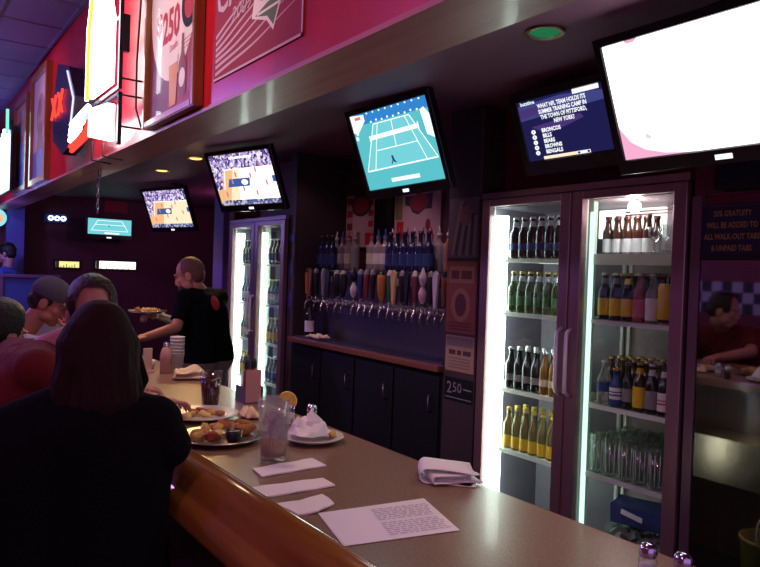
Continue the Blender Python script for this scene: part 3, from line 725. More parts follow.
# gratuity sign on the side wall
t, bm, A = board('gratuity_sign', 'navy sign with gold lettering about gratuity on wall right of near cooler', 'sign', (2.776, 1.595, 1.768), RR, UU, .285, .212, .008, navy)
A.rect(0, 0, .285, .212, 0)
for a, b in (((.006,.006),(.279,.006)), ((.006,.206),(.279,.206)), ((.006,.006),(.006,.206)), ((.279,.006),(.279,.206))): A.line(a, b, .002, 2, 2)
for k, s in enumerate(['20% GRATUITY', 'WILL BE ADDED TO', 'ALL WALK-OUT TABS', '& UNPAID TABS']): A.text(s, .142, .174 - k*.047, .033, 1, 3, bold=.0007, sx=.70)
obj('lettering', bm, [navy, gold, mat('dull border', (.12, .10, .16), .5)], t)
t = thing('dark_wall_box', 'dark box mounted on the wall above the gratuity sign', 'box', (2.7, 1.3, 2.02))  # plain dark box added for an unidentified dark shape
bm = BM(); bbox(bm, (2.66, 1.10, 2.028), (2.775, 1.475, 2.17), 0, .01, 2); obj('dark_box_body', bm, matt_black, t)
bm = BM(); box(bm, (2.652, 1.12, 2.04), (2.661, 1.455, 2.16)); obj('dark_box_front', bm, mat('dark box cloth', (.012, .012, .03), .9), t)

# ------------------------------------------------------------------ televisions
def tv(label, c, yaw, tilt, w, h, paint, mats, roll=0.0, bez=.035, logo=True, zc=2.65, body=(.012, .012, .016)):
    cy, sy, ct, st = math.cos(yaw), math.sin(yaw), math.cos(tilt), math.sin(tilt)
    n = V((-cy*ct, -sy*ct, -st)); r0 = V((sy, -cy, 0)); u0 = r0.cross(n) * -1
    if u0.z < 0: u0 = -u0
    r = r0*math.cos(roll) + u0*math.sin(roll); u = u0*math.cos(roll) - r0*math.sin(roll)
    c = V(c); bl = c - r*w/2 - u*h/2
    t = thing('television', label, 'television', tuple(c))
    bm = BM(); M = basis(bl, r, u)
    b2 = bez*1.7                                                  # deeper bottom bezel
    def ring(z, g): return [M @ V(p) for p in ((-bez + g, -b2 + g, z), (w + bez - g, -b2 + g, z), (w + bez - g, h + bez - g, z), (-bez + g, h + bez - g, z))]
    L = [[bm.verts.new(p) for p in q] for q in ([M @ V(p) for p in ((0,0,0),(w,0,0),(w,h,0),(0,h,0))], [M @ V(p) for p in ((-.004,-.004,.008),(w+.004,-.004,.008),(w+.004,h+.004,.008),(-.004,h+.004,.008))], ring(.009, .003), ring(.004, 0), ring(-.035, 0), ring(-.05, .05), ring(-.075, .12))]
    for a, b in zip(L[:-1], L[1:]):
        for i in range(4): bm.faces.new([a[i], a[(i+1) % 4], b[(i+1) % 4], b[i]])
    bm.faces.new(L[-1]); 
    obj('housing', bm, mat('television plastic', body, .25), t)
    bm = BM(); A = Art(bm, bl + n*.0005, r, u); A.rect(0, 0, w, h, 0, 0); paint(A, w, h); obj('screen', bm, mats, t, fix=False)
    if logo:
        bm = BM(); A = Art(bm, bl + n*.0095, r, u); A.rect(w*.46, -b2*.68, w*.54, -b2*.36, 0, 1); obj('logo_light', bm, glow('logo light', (.95, .95, 1.0), 1.2), t, fix=False)
    # bracket up to the ceiling
    bm = BM(); back = c - n*.075
    tube(bm, [back, back - n*.05, V((back.x - n.x*.05, back.y - n.y*.05, zc - .012))], .016, 8)
    box(bm, (back.x - n.x*.05 - .06, back.y - n.y*.05 - .06, zc - .013), (back.x - n.x*.05 + .06, back.y - n.y*.05 + .06, zc - .001))
    box(bm, tuple(back - V((.006, .1, .1))), tuple(back + V((.012, .1, .1))))
    obj('ceiling_mount', bm, black, t)
    return t
G = glow
teal = G('court teal', (.10, .50, .56), 1.0); teal2 = G('court teal light', (.17, .60, .66), 1.0); tblue = G('stand blue', (.03, .22, .58), 1.0); twhite = G('screen white', (.92, .97, 1.0), 1.1); tnavy = G('player navy', (.01, .05, .16), 1.0)
def tennis(A, w, h):
    q = lambda u, v: (u*w, v*h)
    A.rect(0, .86*h, w, h, 1, 1)
    NB = [(.05, .25), (.98, .27)]; FB = [(.29, .835), (.76, .835)]
    lerp = lambda a, b, s: (a[0] + (b[0]-a[0])*s, a[1] + (b[1]-a[1])*s)
    A.poly([q(*NB[0]), q(*NB[1]), q(*FB[1]), q(*FB[0])], 4, 1)
    L = lambda a, b, t_: A.line(q(*a), q(*b), t_*h, 2, 2)
    L(NB[0], NB[1], .018); L(FB[0], FB[1], .012); L(NB[0], FB[0], .014); L(NB[1], FB[1], .014)
    L(lerp(*NB, .12), lerp(*FB, .12), .013); L(lerp(*NB, .86), lerp(*FB, .88), .013)
    s1, s2 = lerp(lerp(*NB, .12), lerp(*FB, .12), .42), lerp(lerp(*NB, .86), lerp(*FB, .88), .42); L(s1, s2, .012)
    m = lerp(s1, s2, .5); L(m, (.53, .83), .012)
    A.poly([q(.21, .64), q(.83, .655), q(.83, .71), q(.21, .695)], 2, 3); A.line(q(.20, .60), q(.20, .70), .02*h, 2, 3); A.line(q(.84, .62), q(.84, .73), .02*h, 2, 3)
    A.poly([q(.92, .56), q(1, .5), q(1, .78), q(.95, .88), q(.90, .86)], 2, 3)
    A.poly([q(0, .78), q(.06, .76), q(.19, .90), q(.19, .98), q(.02, 1), q(0, 1)], 2, 2); A.rect(.06*w, .93*h, .14*w, .97*h, 5, 3)
    for i in range(9):
        A.disc((.24 + .085*i)*w, .985*h, .011*w, .012*h, 2, 3, 8); A.disc((.27 + .075*i)*w, (.87 + .01*(i % 2))*h, .012*w, .014*h, 2, 3, 8)
    A.disc(.03*w, .70*h, .02*w, .03*h, 2, 3, 8); A.disc(.05*w, .77*h, .02*w, .03*h, 2, 3, 8)
    A.poly([q(.395, .30), q(.42, .34), q(.415, .40), q(.44, .40), q(.45, .34), q(.47, .30), q(.44, .31), q(.425, .33), q(.41, .29)], 3, 3)
    A.rect(.34*w, .065*h, .71*w, .115*h, 2, 2)
tv('ceiling-hung television showing a teal tennis court, above the tap wall', (2.37, 3.212, 2.388), math.radians(5.8), math.radians(21.2), .65, .458, tennis, [teal, tblue, twhite, tnavy, teal2, G('score red', (.7, .2, .15), 1)], roll=math.radians(2.1))
crowd = glow_ramp('crowd', [(.10,.06,.28), (.45,.36,.62), (.05,.03,.14), (.75,.68,.85), (.22,.15,.42)], 55, 1.1)
crowd2 = glow_ramp('bench', [(.03,.04,.14), (.10,.14,.36), (.55,.50,.60), (.04,.03,.09)], 45, .9)
floor_o = G('basketball floor', (.86, .46, .22), 1.05); floor_w = G('basketball floor bright', (1.0, .93, .86), 1.35); paint_b = G('painted lane', (.05, .10, .34), 1.0); floor_m2 = G('basketball floor mid', (.95, .70, .48), 1.15)
def hoops(bright):
    def f(A, w, h):
        q = lambda u, v: (u*w, v*h)
        A.poly([q(.30, .06), q(1, .06), q(1, .74), q(.46, .74)], 3 if bright else 5, 1)
        if bright: A.poly([q(.18, .06), q(.34, .06), q(.46, .74), q(.36, .74)], 5, 2)
        A.poly([q(0, .72), q(1, .70), q(1, 1), q(0, 1)], 1, 2); A.poly([q(0, .3), q(.10, .34), q(.20, .72), q(0, .74)], 1, 2)
        A.line(q(.13, .32), q(.22, .72), .02*h, 3, 3); A.line(q(.20, .705), q(1, .70), .02*h, 3, 3)
        A.poly([q(.20, .36), q(.57, .36), q(.60, .52), q(.25, .52)], 4, 3); A.disc(.50*w, .44*h, .055*w, .055*h, 3, 4, 14)
        A.poly([q(0, 0), q(1, 0), q(1, .09), q(.1, .10), q(0, .06)], 2, 3)
        for x, y in ((.30,.47),(.38,.60),(.46,.31),(.62,.56),(.72,.66),(.66,.22),(.85,.40),(.15,.22),(.80,.75)):
            A.poly([q(x - .012, y - .05), q(x + .012, y - .05), q(x + .014, y + .03), q(x, y + .06), q(x - .014, y + .03)], 6, 4)
        A.rect(.95*w, .40*h, w, .52*h, 4, 3)
        A.rect(.34*w, .90*h, .72*w, .94*h, 3, 3) if bright else None
    return f
hm = [floor_o, crowd, crowd2, floor_w, paint_b, floor_m2, G('players', (.55, .25, .30), .9)]
tv('large hung television showing basketball, above the far cooler', (2.329, 5.2, 2.379), math.radians(14.7), math.radians(22.7), .75, .4219, hoops(True), hm)
tv('farther hung television showing basketball, smaller, above the bartender', (2.713, 8.223, 2.339), math.radians(17.1), math.radians(20.8), .80, .45, hoops(False), hm)
tr_n = G('trivia navy', (.016, .014, .085), .8); tr_b = G('trivia blue', (.06, .065, .26), .8); tr_p = G('trivia violet', (.075, .04, .20), .8); tr_w = G('trivia white', (.92, .94, 1.0), 1.0); tr_o = G('trivia cream', (1.0, .80, .58), 1.0); tr_c = G('trivia cyan', (.5, .85, 1.0), 1.0)
def trivia(A, w, h):
    q = lambda u, v: (u*w, v*h)
    A.poly([q(0, .68), q(1, .76), q(1, .90), q(.55, .97), q(0, .93)], 2, 1); A.poly([q(0, .72), q(.30, .76), q(.30, .88), q(0, .86)], 3, 2)
    A.poly([q(.12, .56), q(.72, .63), q(.75, .56), q(.30, .40)], 3, 1)
    A.text('buzztime', .13*w, .955*h, .085*h, 4, 3, bold=.0006); A.rect(.68*w, .93*h, .97*w, 1.0*h, 4, 3)
    for k, s in enumerate(['WHAT NFL TEAM HOLDS ITS', 'SUMMER TRAINING CAMP IN', 'THE TOWN OF PITTSFORD,', 'NEW YORK?']): A.text(s, .53*w, (.865 - k*.090)*h, .092*h, 4, 3, bold=.0010, sx=.80)
    for k, s in enumerate(['BRONCOS', 'BILLS', 'BEARS', 'BROWNS', 'BENGALS']):
        A.disc(.13*w, (.475 - k*.088)*h, .028*w, .038*h, 4, 3, 14); A.text(s, .235*w, (.475 - k*.088)*h, .088*h, 4, 3, 'LEFT', bold=.0011, sx=.95); A.text('ABCDE'[k], .13*w, (.475 - k*.088)*h, .05*h, 0, 4)
    A.rect(.19*w, -.055*h + .06*h, .75*w, .055*h, 5, 3); A.rect(.60*w, .005*h, .75*w, .055*h, 4, 4); A.disc(.62*w, .03*h, .015*w, .02*h, 0, 5, 10); A.disc(.73*w, .03*h, .015*w, .02*h, 0, 5, 10)
tv('television showing a navy trivia question beside the big white screen', (2.655, 2.235, 2.403), math.radians(-1.2), math.radians(21.7), .52, .307, trivia, [tr_n, tr_n, tr_b, tr_p, tr_w, tr_o, tr_c], logo=False, bez=.045)
big_w = G('overexposed white', (1.0, .985, .97), 3.0); big_p = G('pink rim', (.86, .40, .60), 1.0); big_p2 = G('pale pink', (1.0, .80, .86), 1.2)
def bigp(A, w, h):
    A.poly([(0, 0)] + [(x*w, y*h) for x, y in ((.34, 0), (.22, .02), (.12, .07), (.05, .15), (.01, .26), (0, .30))], 1, 1)
    A.poly([(x*w, y*h) for x, y in ((.34, 0), (.22, .02), (.12, .07), (.05, .15), (.01, .26), (0, .34), (.03, .25), (.08, .16), (.15, .09), (.24, .04), (.38, .0))], 2, 2)
    A.poly([(.13*w, .17*h), (.17*w, .15*h), (.165*w, .18*h), (.14*w, .22*h)], 3, 2)
    A.poly([(.12*w, h), (.19*w, h), (.17*w, .975*h), (.13*w, .975*h)], 1, 2)
tv('biggest television, its screen washed out white, at the upper right', (2.4 - .0895, 1.694 - .3965, 2.139 + .2042), 0, math.radians(23.7), .793, .446, bigp, [big_w, big_p, big_p2, G('grey mark', (.7, .68, .7), 1.0)])

# ------------------------------------------------------------------ ceiling lights of the aisle
def downlight(x, y, label, col, es):
    t = thing('ceiling_downlight', label, 'ceiling light', (x, y, 2.65))
    bm = BM(); lathe(bm, [(.062, 0), (.080, -.006), (.078, -.010), (.060, -.006)], (x, y, 2.649), 24); obj('trim_ring', bm, mat('brass trim', (.35, .24, .10), .3, .9), t)
    bm = BM(); lathe(bm, [(.060, -.002), (.045, -.010), (0, -.014)], (x, y, 2.648), 20); obj('lamp', bm, glow('lamp ' + label[:12], col, es), t)
downlight(2.14, 1.91, 'ceiling downlight tinted green beside the trivia television', (.03, .30, .12), .45)
downlight(2.27, 6.14, 'warm yellow ceiling downlight left of the nearer basketball television', (1.0, .60, .12), 2.2)
downlight(2.30, 7.19, 'warm yellow ceiling downlight, farther of two, above farther basketball screen', (1.0, .60, .12), 2.0)

# ------------------------------------------------------------------ soffit decorations (front faces -X)
XS = 1.119
# framed beer price poster
y1, w, h, z0 = 3.70, .745, .95, 2.362
t = thing('framed_poster', 'wood-framed red and cream beer poster with price, on the red soffit', 'framed poster', (XS, y1 - w/2, z0))
bm = BM(); fw, fd = .035, .05
for a, b in (((0,0),(fw,h)), ((w-fw,0),(w,h)), ((fw,0),(w-fw,fw)), ((fw,h-fw),(w-fw,h))):
    box(bm, (XS - fd, y1 - b[0], z0 + a[1]), (XS, y1 - a[0], z0 + b[1]))
bmesh.ops.bevel(bm, geom=bm.edges[:], offset=.005, segments=2, affect='EDGES'); obj('frame', bm, frame_wood, t)
bm = BM(); box(bm, (XS - .02, y1 - w + fw, z0 + fw), (XS - .001, y1 - fw, z0 + h - fw), 0)
A = Art(bm, V((XS - .0205, y1, z0)), RR, UU)
A.rect(fw, fw, w - fw, h - fw, 0)
A.poly([(fw, fw), (w*.40, fw), (w*.62, h*.45), (w*.2, h*.6), (fw, h*.5)], 2, 2)
A.poly([(.37 + a*.335, b) for a, b in [(math.cos(q), .60 + .41*math.sin(q)) for q in [2*PI*i/40 for i in range(40)]]], 1, 3)
A.text('$', .175, .50, .15, 3, 5, bold=.004); A.text('250', .35, .455, .21, 3, 5, bold=.008, sx=.78); A.text('Drafts', .40, .345, .05, 3, 5, rot=.08)
A.disc(.60, .50, .105, .115, 4, 5, 30); A.disc(.60, .50, .065, .075, 3, 6, 30)
for k in range(3): A.line((.50 + .01*k, .335 - .018*k), (.64, .345 - .018*k), .004, 3, 5)
bx = .475
A.poly([(bx,.09),(bx+.10,.09),(bx+.10,.24),(bx+.068,.29),(bx+.065,.375),(bx+.035,.375),(bx+.032,.29),(bx,.24)], 5, 6); A.disc(bx+.05,.17,.04,.045,1,7)
A.poly([(bx-.12,.06),(bx-.03,.06),(bx-.008,.29),(bx-.14,.29)], 6, 6); A.rect(bx-.136,.26,bx-.012,.295,1,7)
obj('print', bm, [mat('poster red brown', (.32,.03,.02), .5), linen, mat('poster violet brown', (.17,.035,.035), .5), red_ink, matt_black, mat('poster bottle', (.22,.04,.015), .5), mat('poster beer', (.60,.27,.04), .5)], t)
bm = BM(); box(bm, (XS - .030, y1 - w + fw, z0 + fw), (XS - .027, y1 - fw, z0 + h - fw)); obj('glazing', bm, thin_glass('picture glass', (.98,.98,.98), .01, .05, .06), t)
# cloth banner
y1, w, h, z0 = 2.83, .775, .80, 2.44
t, bm, A = board('cloth_banner', 'pinkish red cloth banner with white stripes and a shield on the soffit', 'banner', (XS - .004, y1, z0), RR, UU, w, h, .004, mat('banner red', (.30, .03, .055), .75))
A.rect(0, 0, w, h, 0)
for k in range(7):
    z = .035 + k*.026; N = 14
    up = [(w*(.02 + (.93 - .05*k)*i/N), z + (.055 + .012*k)*(i/N) + .05*(i/N)**2 + .003*math.sin(9*i/N + k)) for i in range(N+1)]
    dn = [(x, y - .015*(1 - .8*i/N)) for i, (x, y) in enumerate(up)]
    for i in range(N): A.poly([dn[i], dn[i+1], up[i+1], up[i]], 1, 2)
A.rect(0, 0, w, .010, 1, 3); A.rect(w - .010, 0, w, h, 1, 3)
A.poly([(.37,.165),(.50,.125),(.555,.075),(.60,.15),(.66,.235),(.66,.36),(.42,.36)], 2, 4); A.poly([(.40,.165),(.505,.14),(.555,.095),(.59,.155),(.62,.20),(.50,.19)], 3, 5); A.line((.42,.165),(.60,.165),.010,2,6)
for k in range(4): A.rect(.45 + k*.05, .21 + k*.006, .475 + k*.05, .33 + k*.006, 4, 6)
A.text('2009', .265, .235, .085, 1, 5, shear=.3, rot=.10, sx=1.15); A.text('CHA', .19, .335, .17, 1, 5, shear=.2, rot=.06, sx=1.0, bold=.004)
for k in range(5): A.line((w*.80, .19 + k*.04), (w*.985, .21 + k*.045), .014, 5 if k % 2 else 1, 2)
obj('print', bm, [MATS['banner red'], mat('banner pink white', (.62, .42, .47), .75), linen, mat('shield green', (.10,.17,.07), .7), mat('shield grey blue', (.2,.2,.32), .7), mat('banner lilac', (.46,.38,.62), .75)], t)
# farther frames
def small_frame(label, y1, w, z0, h, cols, lean=.0):
    t = thing('framed_poster', label, 'framed poster', (XS, y1 - w/2, z0)); bm = BM(); fw = .05
    for a, b in (((0,0),(fw,h)), ((w-fw,0),(w,h)), ((fw,0),(w-fw,fw)), ((fw,h-fw),(w-fw,h))): box(bm, (XS - .05, y1 - b[0], z0 + a[1]), (XS, y1 - a[0], z0 + b[1]))
    obj('frame', bm, frame_wood, t)
    bm = BM(); box(bm, (XS - .02, y1 - w + fw, z0 + fw), (XS - .001, y1 - fw, z0 + h - fw)); A = Art(bm, V((XS - .0205, y1, z0)), RR, UU)
    A.rect(fw, fw, w - fw, h - fw, 0); A.rect(fw, fw, w - fw, h*.30, 1, 2); A.disc(w*.5, h*.6, w*.25, h*.2, 2, 2); A.disc(w*.45, h*.68, w*.10, h*.08, 3, 3); A.poly([(w*.3,h*.3),(w*.7,h*.3),(w*.6,h*.55),(w*.4,h*.55)], 3, 3)
    obj('print', bm, [mat('print ' + str(c), c, .5) for c in cols], t)
small_frame('tall wood-framed pale poster left of the red neon XX sign', 7.30, .80, 2.36, 1.02, [(.55,.42,.36),(.18,.20,.36),(.34,.22,.20),(.22,.14,.14)])
small_frame('pinkish framed poster farthest along the soffit near the bright neon', 8.35, .82, 2.36, .95, [(.50,.25,.26),(.14,.16,.42),(.60,.14,.12),(.16,.30,.48)])

# ------------------------------------------------------------------ neon signs on the soffit
neon_w = G('white neon', (.93, .96, 1.0), 8); neon_y = G('yellow neon', (1.0, .66, .04), 1.4); neon_r = G('red neon', (1.0, .045, .03), 1.8); neon_b = G('blue white neon', (.62, .80, 1.0), 7); neon_g = G('green neon', (.15, .9, .5), 1.5)
X0 = .98
def hooks(bm, pts):
    for y, z in pts: tube(bm, [(X0 + .02, y, z), (XS - .001, y, z)], .006, 6)
t = thing('neon_sign', 'tall white and yellow neon bottle sign, brightest on the red soffit', 'neon sign', (X0, 4.2, 2.60))
bm = BM()
for y in (3.88, 4.52): box(bm, (X0 + .01, y - .012, 2.60), (X0 + .03, y + .012, 3.36))
for z in (2.60, 2.98): box(bm, (X0 + .012, 3.88, z), (X0 + .028, 4.52, z + .02))
box(bm, (X0 + .02, 3.855, 2.80), (X0 + .06, 3.885, 3.0)); hooks(bm, [(3.88, 2.66), (4.50, 2.66), (3.88, 3.3), (4.50, 3.3)]); obj('sign_frame', bm, black, t)
bm = BM(); nb = lambda y, z: (X0 - .015, y, z)
tube(bm, [nb(3.93,2.64), nb(3.93,3.00), nb(4.02,3.16), nb(4.04,3.44), nb(4.26,3.44), nb(4.28,3.16), nb(4.34,3.00), nb(4.34,2.64)], .019, 8, closed=True)
for k in range(4): tube(bm, [nb(3.99 + k*.092, 2.67), nb(3.99 + k*.092, 3.02), nb(4.08 + k*.045, 3.18), nb(4.08 + k*.045, 3.42)], .021, 8)
obj('white_tubes', bm, neon_w, t)
bm = BM(); tube(bm, [nb(4.43,2.64), nb(4.43,3.02), nb(4.38,3.16), nb(4.36,3.42)], .020, 8); obj('yellow_tube', bm, neon_y, t)
bm = BM(); tube(bm, [nb(4.49,2.64), nb(4.49,3.06), nb(4.44,3.18), nb(4.42,3.42)], .010, 8); obj('cream_tube', bm, neon_w, t)
bm = BM()
for y, z in ((3.96, 3.30), (3.90, 3.22), (3.95, 3.14)): tube(bm, [nb(y,z), nb(y + .04,z + .05), nb(y + .02,z + .10)], .008, 6)
obj('electrode', bm, G('cool electrode', (.45, .6, 1.0), 1.2), t)
bm = BM(); tube(bm, [(X0 + .03, 3.90, 3.30), (X0 + .05, 3.78, 3.36), (X0 + .08, 3.74, 3.05), (X0 + .09, 3.82, 2.75), (X0 + .10, 3.85, 2.5), (XS - .01, 3.84, 2.40)], .006, 6); obj('cord', bm, black, t)
t = thing('neon_sign', 'neon sign of white panels with a red diagonal, under the bottle sign', 'neon sign', (X0, 4.4, 2.33))
bm = BM()
box(bm, (X0 + .01, 3.86, 2.567), (X0 + .03, 4.70, 2.582)); box(bm, (X0 + .01, 3.86, 2.30), (X0 + .03, 3.885, 2.575)); hooks(bm, [(3.88, 2.40), (3.88, 2.57), (4.66, 2.57)])
tube(bm, [(X0 - .015, 4.05, 2.33), (X0 - .02, 4.03, 2.25), (X0 + .09, 4.03, 2.24)], .005, 6); tube(bm, [(X0 - .015, 4.30, 2.37), (X0 - .02, 4.30, 2.26), (X0 + .09, 4.30, 2.25)], .005, 6)
obj('sign_frame', bm, black, t)
bm = BM()
for k in range(7): tube(bm, [nb(3.93 + k*.063, 2.325 + .012*k), nb(3.93 + k*.063, 2.52 + .006*k)], .026, 8)
obj('white_panel', bm, neon_w, t)
bm = BM()
for k in range(4): tube(bm, [nb(4.93 - k*.012, 2.46 + .032*k), nb(4.66 - k*.075, 2.50 + .032*k)], .017, 8)
obj('white_panel', bm, neon_w, t)
bm = BM(); tube(bm, [nb(4.93, 2.42), nb(4.50, 2.45), nb(4.42, 2.51)], .014, 8); tube(bm, [nb(4.88, 2.385), nb(4.46, 2.42)], .014, 8); obj('red_tubes', bm, neon_r, t)
bm = BM(); tube(bm, [nb(4.40, 2.545), nb(4.45, 2.56), nb(4.50, 2.53), nb(4.43, 2.53)], .008, 8); obj('blue_tube', bm, G('blue neon', (.2, .35, 1.0), 2.5), t)
t = thing('neon_sign', 'dark hexagonal sign with red neon XX, left of the white bottle neon', 'neon sign', (X0, 5.0, 2.39))
hexp = [(y*1.06, 1.65 + (z - 1.65)*1.06) for y, z in [(5.395, 2.75), (5.24, 3.03), (4.88, 2.93), (4.66, 2.70), (4.78, 2.405), (5.02, 2.375), (5.36, 2.51)]]
bm = BM(); prism(bm, hexp, Matrix(((0,0,1,.99),(1,0,0,0),(0,1,0,0),(0,0,0,1))), .09, 0); hooks(bm, [(5.4, 2.9), (5.5, 2.7)]); obj('sign_box', bm, mat('sign box blue black', (.02,.018,.05), .3), t)
bm = BM()
for yc in (5.60, 5.37):
    for k in (-1, 1): tube(bm, [(.978, yc + .075*k, 2.715), (.978, yc - .075*k, 2.875)], .009, 7)
obj('neon_letters', bm, neon_r, t)
bm = BM(); tube(bm, [(.985, 5.19, 2.98), (.985, 4.97, 2.75), (.985, 5.08, 2.48)], .006, 6); obj('white_edge_tube', bm, G('lilac edge tube', (.75,.72,1.0), 1.2), t)
t = thing('neon_sign', 'bright blue-white neon at the far left edge of the soffit with green tip', 'neon sign', (X0, 8.6, 2.36))
bm = BM(); box(bm, (X0 + .02, 8.0, 2.38), (X0 + .04, 9.2, 3.1)); hooks(bm, [(8.5, 2.5), (9.0, 2.5)]); obj('sign_frame', bm, black, t)
bm = BM()
for k in range(9): tube(bm, [nb(8.04 + k*.11, 2.40 + .02*(k % 2)), nb(8.06 + k*.11, 3.0 - .03*k)], .030, 8)
obj('white_tubes', bm, neon_b, t)
bm = BM(); tube(bm, [nb(7.98, 2.95), nb(8.0, 3.2)], .014, 8); obj('green_tube', bm, neon_g, t)
# chain
bm = BM()
for k in range(9):
    z = 2.325 - k*.036; a = k % 2
    pts = [(1.235 + (.009*math.cos(q) if a else 0), 5.30 + (0 if a else .009*math.cos(q)), z + .021*math.sin(q)) for q in [2*PI*i/12 for i in range(12)]]
    tube(bm, pts, .003, 5, closed=True)
single('hanging_chain', bm, dark_steel, 'short metal chain hanging from the underside of the soffit', 'chain', loc=(1.235, 5.30, 2.335))

# ------------------------------------------------------------------ far end of the room
t = thing('television', 'small flat television showing a teal tennis court on the far wall', 'television', (2.725, 10.9, 2.215))
bm = BM(); bbox(bm, (2.385, 10.90, 2.03), (3.065, 10.96, 2.36), 0, .008, 2); obj('housing', bm, black, t)
bm = BM(); A = Art(bm, V((2.41, 10.898, 2.10)), (1, 0, 0), UU); A.rect(0, 0, .63, .235, 0, 0); w, h = .63, .235
for a, b in (((.08,.25),(.92,.25)), ((.08,.25),(.22,.88)), ((.92,.25),(.78,.88)), ((.22,.88),(.78,.88)), ((.16,.62),(.86,.62))): A.line((a[0]*w,a[1]*h),(b[0]*w,b[1]*h), .008, 1, 1)
A.rect(.38*w, .04*h, .72*w, .14*h, 1, 2); A.disc(.48*w, .55*h, .018*w, .05*h, 2, 2, 8)
obj('screen', bm, [teal2, twhite, tnavy], t, fix=False)
bm = BM(); A = Art(bm, V((2.68, 10.899, 2.045)), (1, 0, 0), UU); A.rect(0, 0, .07, .02, 0, 0); obj('logo_light', bm, MATS['logo light'], t, fix=False)
bm = BM(); box(bm, (2.70, 10.96, 2.15), (2.78, YF - .001, 2.25)); obj('wall_mount', bm, black, t)
for n, (x0, x1, z0, z1, c, s) in enumerate(((2.03, 2.36, 1.585, 1.675, (.95, .85, .30), 1.0), (2.60, 3.20, 1.585, 1.70, (1.0, .97, .86), 1.8))):
    bm = BM(); box(bm, (x0 - .03, YF - .03, z0 - .03), (x1 + .03, YF - .001, z1 + .03)); wn = struct('window_%d' % (n + 1), bm, black)
    bm = BM(); box(bm, (x0, YF - .034, z0), (x1, YF - .0305, z1), 0); box(bm, (x0, YF - .035, z0), (x0 + .05, YF - .0345, z1), 1)
    for k in range(6): box(bm, (x0 + .07 + k*(x1 - x0 - .1)/6, YF - .036, z0), (x0 + .08 + k*(x1 - x0 - .1)/6, YF - .0345, z0 + .02 + .015*(k % 3)), 1)
    o = obj('lit_pane', bm, [G('lit pane %d' % n, c, s), mat('pane silhouettes', (.25, .18, .06), .6)], wn)
t = thing('neon_sign', 'small blue-white neon lettering on the far wall left of the television', 'neon sign', (2.02, YF, 2.31))
bm = BM(); box(bm, (1.85, YF - .02, 2.25), (2.20, YF - .001, 2.38)); obj('sign_back', bm, mat('sign back blue', (.02,.02,.10), .5), t)
bm = BM()
for k in range(3):
    cx = 1.95 + k*.085; tube(bm, [(cx + .030*math.cos(q), YF - .04, 2.31 + .028*math.sin(q)) for q in [2*PI*i/10 for i in range(10)]], .011, 6, closed=True)
obj('neon_tubes', bm, G('sky neon', (.55, .82, 1.0), 4), t)
t = thing('wall_sign', 'round orange and blue lit sign at the far left edge below the soffit', 'sign', (1.27, 10.4, 2.12))
bm = BM(); M_ = Matrix.Rotation(PI/2, 4, 'X'); lathe(bm, [(0,0),(.12,0),(.12,.03),(0,.03)], (0,0,0), 24, 0, Matrix.Translation((1.16, 10.43, 2.22)) @ M_); obj('sign_rim', bm, G('sign blue rim', (.25,.75,.9), 1.0), t)
bm = BM(); lathe(bm, [(0,0),(.08,0)], (0,0,0), 24, 0, Matrix.Translation((1.16, 10.396, 2.22)) @ M_); obj('sign_face', bm, G('sign orange', (1.0,.55,.3), .9), t, fix=False)
bm = BM(); cyl(bm, (1.16, 10.43, 2.22), (1.16, 10.50, 2.30), .01); cyl(bm, (1.16, 10.5, 2.22), (1.16, 10.5, 2.336), .012); obj('sign_bracket', bm, black, t)
bm = BM(); bbox(bm, (2.70, YF - .02, 2.46), (3.05, YF - .001, 2.64), 0, .003, 1); single('red_light_patch', bm, mat('painted red light', (.30,.015,.02), .5), 'painted red light high on the far wall above the small television', 'patch', loc=(2.87, YF, 2.46))  # red light on the wall painted as a flat red slab
t = thing('room_divider', 'low divider with purple top rail and posts at the far left', 'divider', (1.2, 9.3, 0))
dv = mat('divider violet wood', (.16, .06, .16), .5); dvb = mat('divider blue panel', (.05, .07, .30), .5)
bm = BM(); bbox(bm, (-.2, 9.27, 1.455), (1.75, 9.35, 1.495), 0, .005, 1); obj('top_rail', bm, dv, t)
for k in range(4):
    bm = BM(); box(bm, (-.18 + k*.61, 9.275, 0), (-.10 + k*.61, 9.345, 1.457)); obj('post', bm, dv, t)
bm = BM(); box(bm, (-.18, 9.30, 0), (1.72, 9.32, 1.457)); obj('panel', bm, dvb, t)

# ------------------------------------------------------------------ things on the counter
ZC = 1.0706
def sheet(name, pts, label, cat, m, th=.0015, group=None, z=ZC, wrinkle=0, seed=1):
    bm = BM(); A = [bm.verts.new((x, y, z)) for x, y in pts]; f = bm.faces.new(A)
    c = sum((V((x, y, z)) for x, y in pts), V()) / len(pts)
    r = bmesh.ops.subdivide_edges(bm, edges=bm.edges[:], cuts=6, use_grid_fill=True)
    rnd = random.Random(seed)
    for v in bm.verts: v.co.z += abs(wrinkle)*(.5 + .5*math.sin(v.co.x*60 + seed)*math.cos(v.co.y*47 + seed*2))
    bmesh.ops.recalc_face_normals(bm, faces=bm.faces[:])
    if bm.faces[0].normal.z < 0: bmesh.ops.reverse_faces(bm, faces=bm.faces[:])
    ret = bmesh.ops.extrude_face_region(bm, geom=bm.faces[:])
    for v in [g for g in ret['geom'] if isinstance(g, bmesh.types.BMVert)]: v.co.z += th
    return single(name, bm, m, label, cat, group, loc=tuple(c))
sheet('paper_napkin', [(.869,1.822),(1.075,1.835),(1.075,1.748),(.860,1.739)], 'folded white paper strip nearest the iced drink glass, back one of three', 'napkin', paper, .004, wrinkle=.002)
sheet('paper_napkin', [(.795,1.663),(1.001,1.645),(.995,1.571),(.787,1.575)], 'folded white paper strip in the middle of three in front of glass', 'napkin', paper, .004, wrinkle=.002, seed=2)
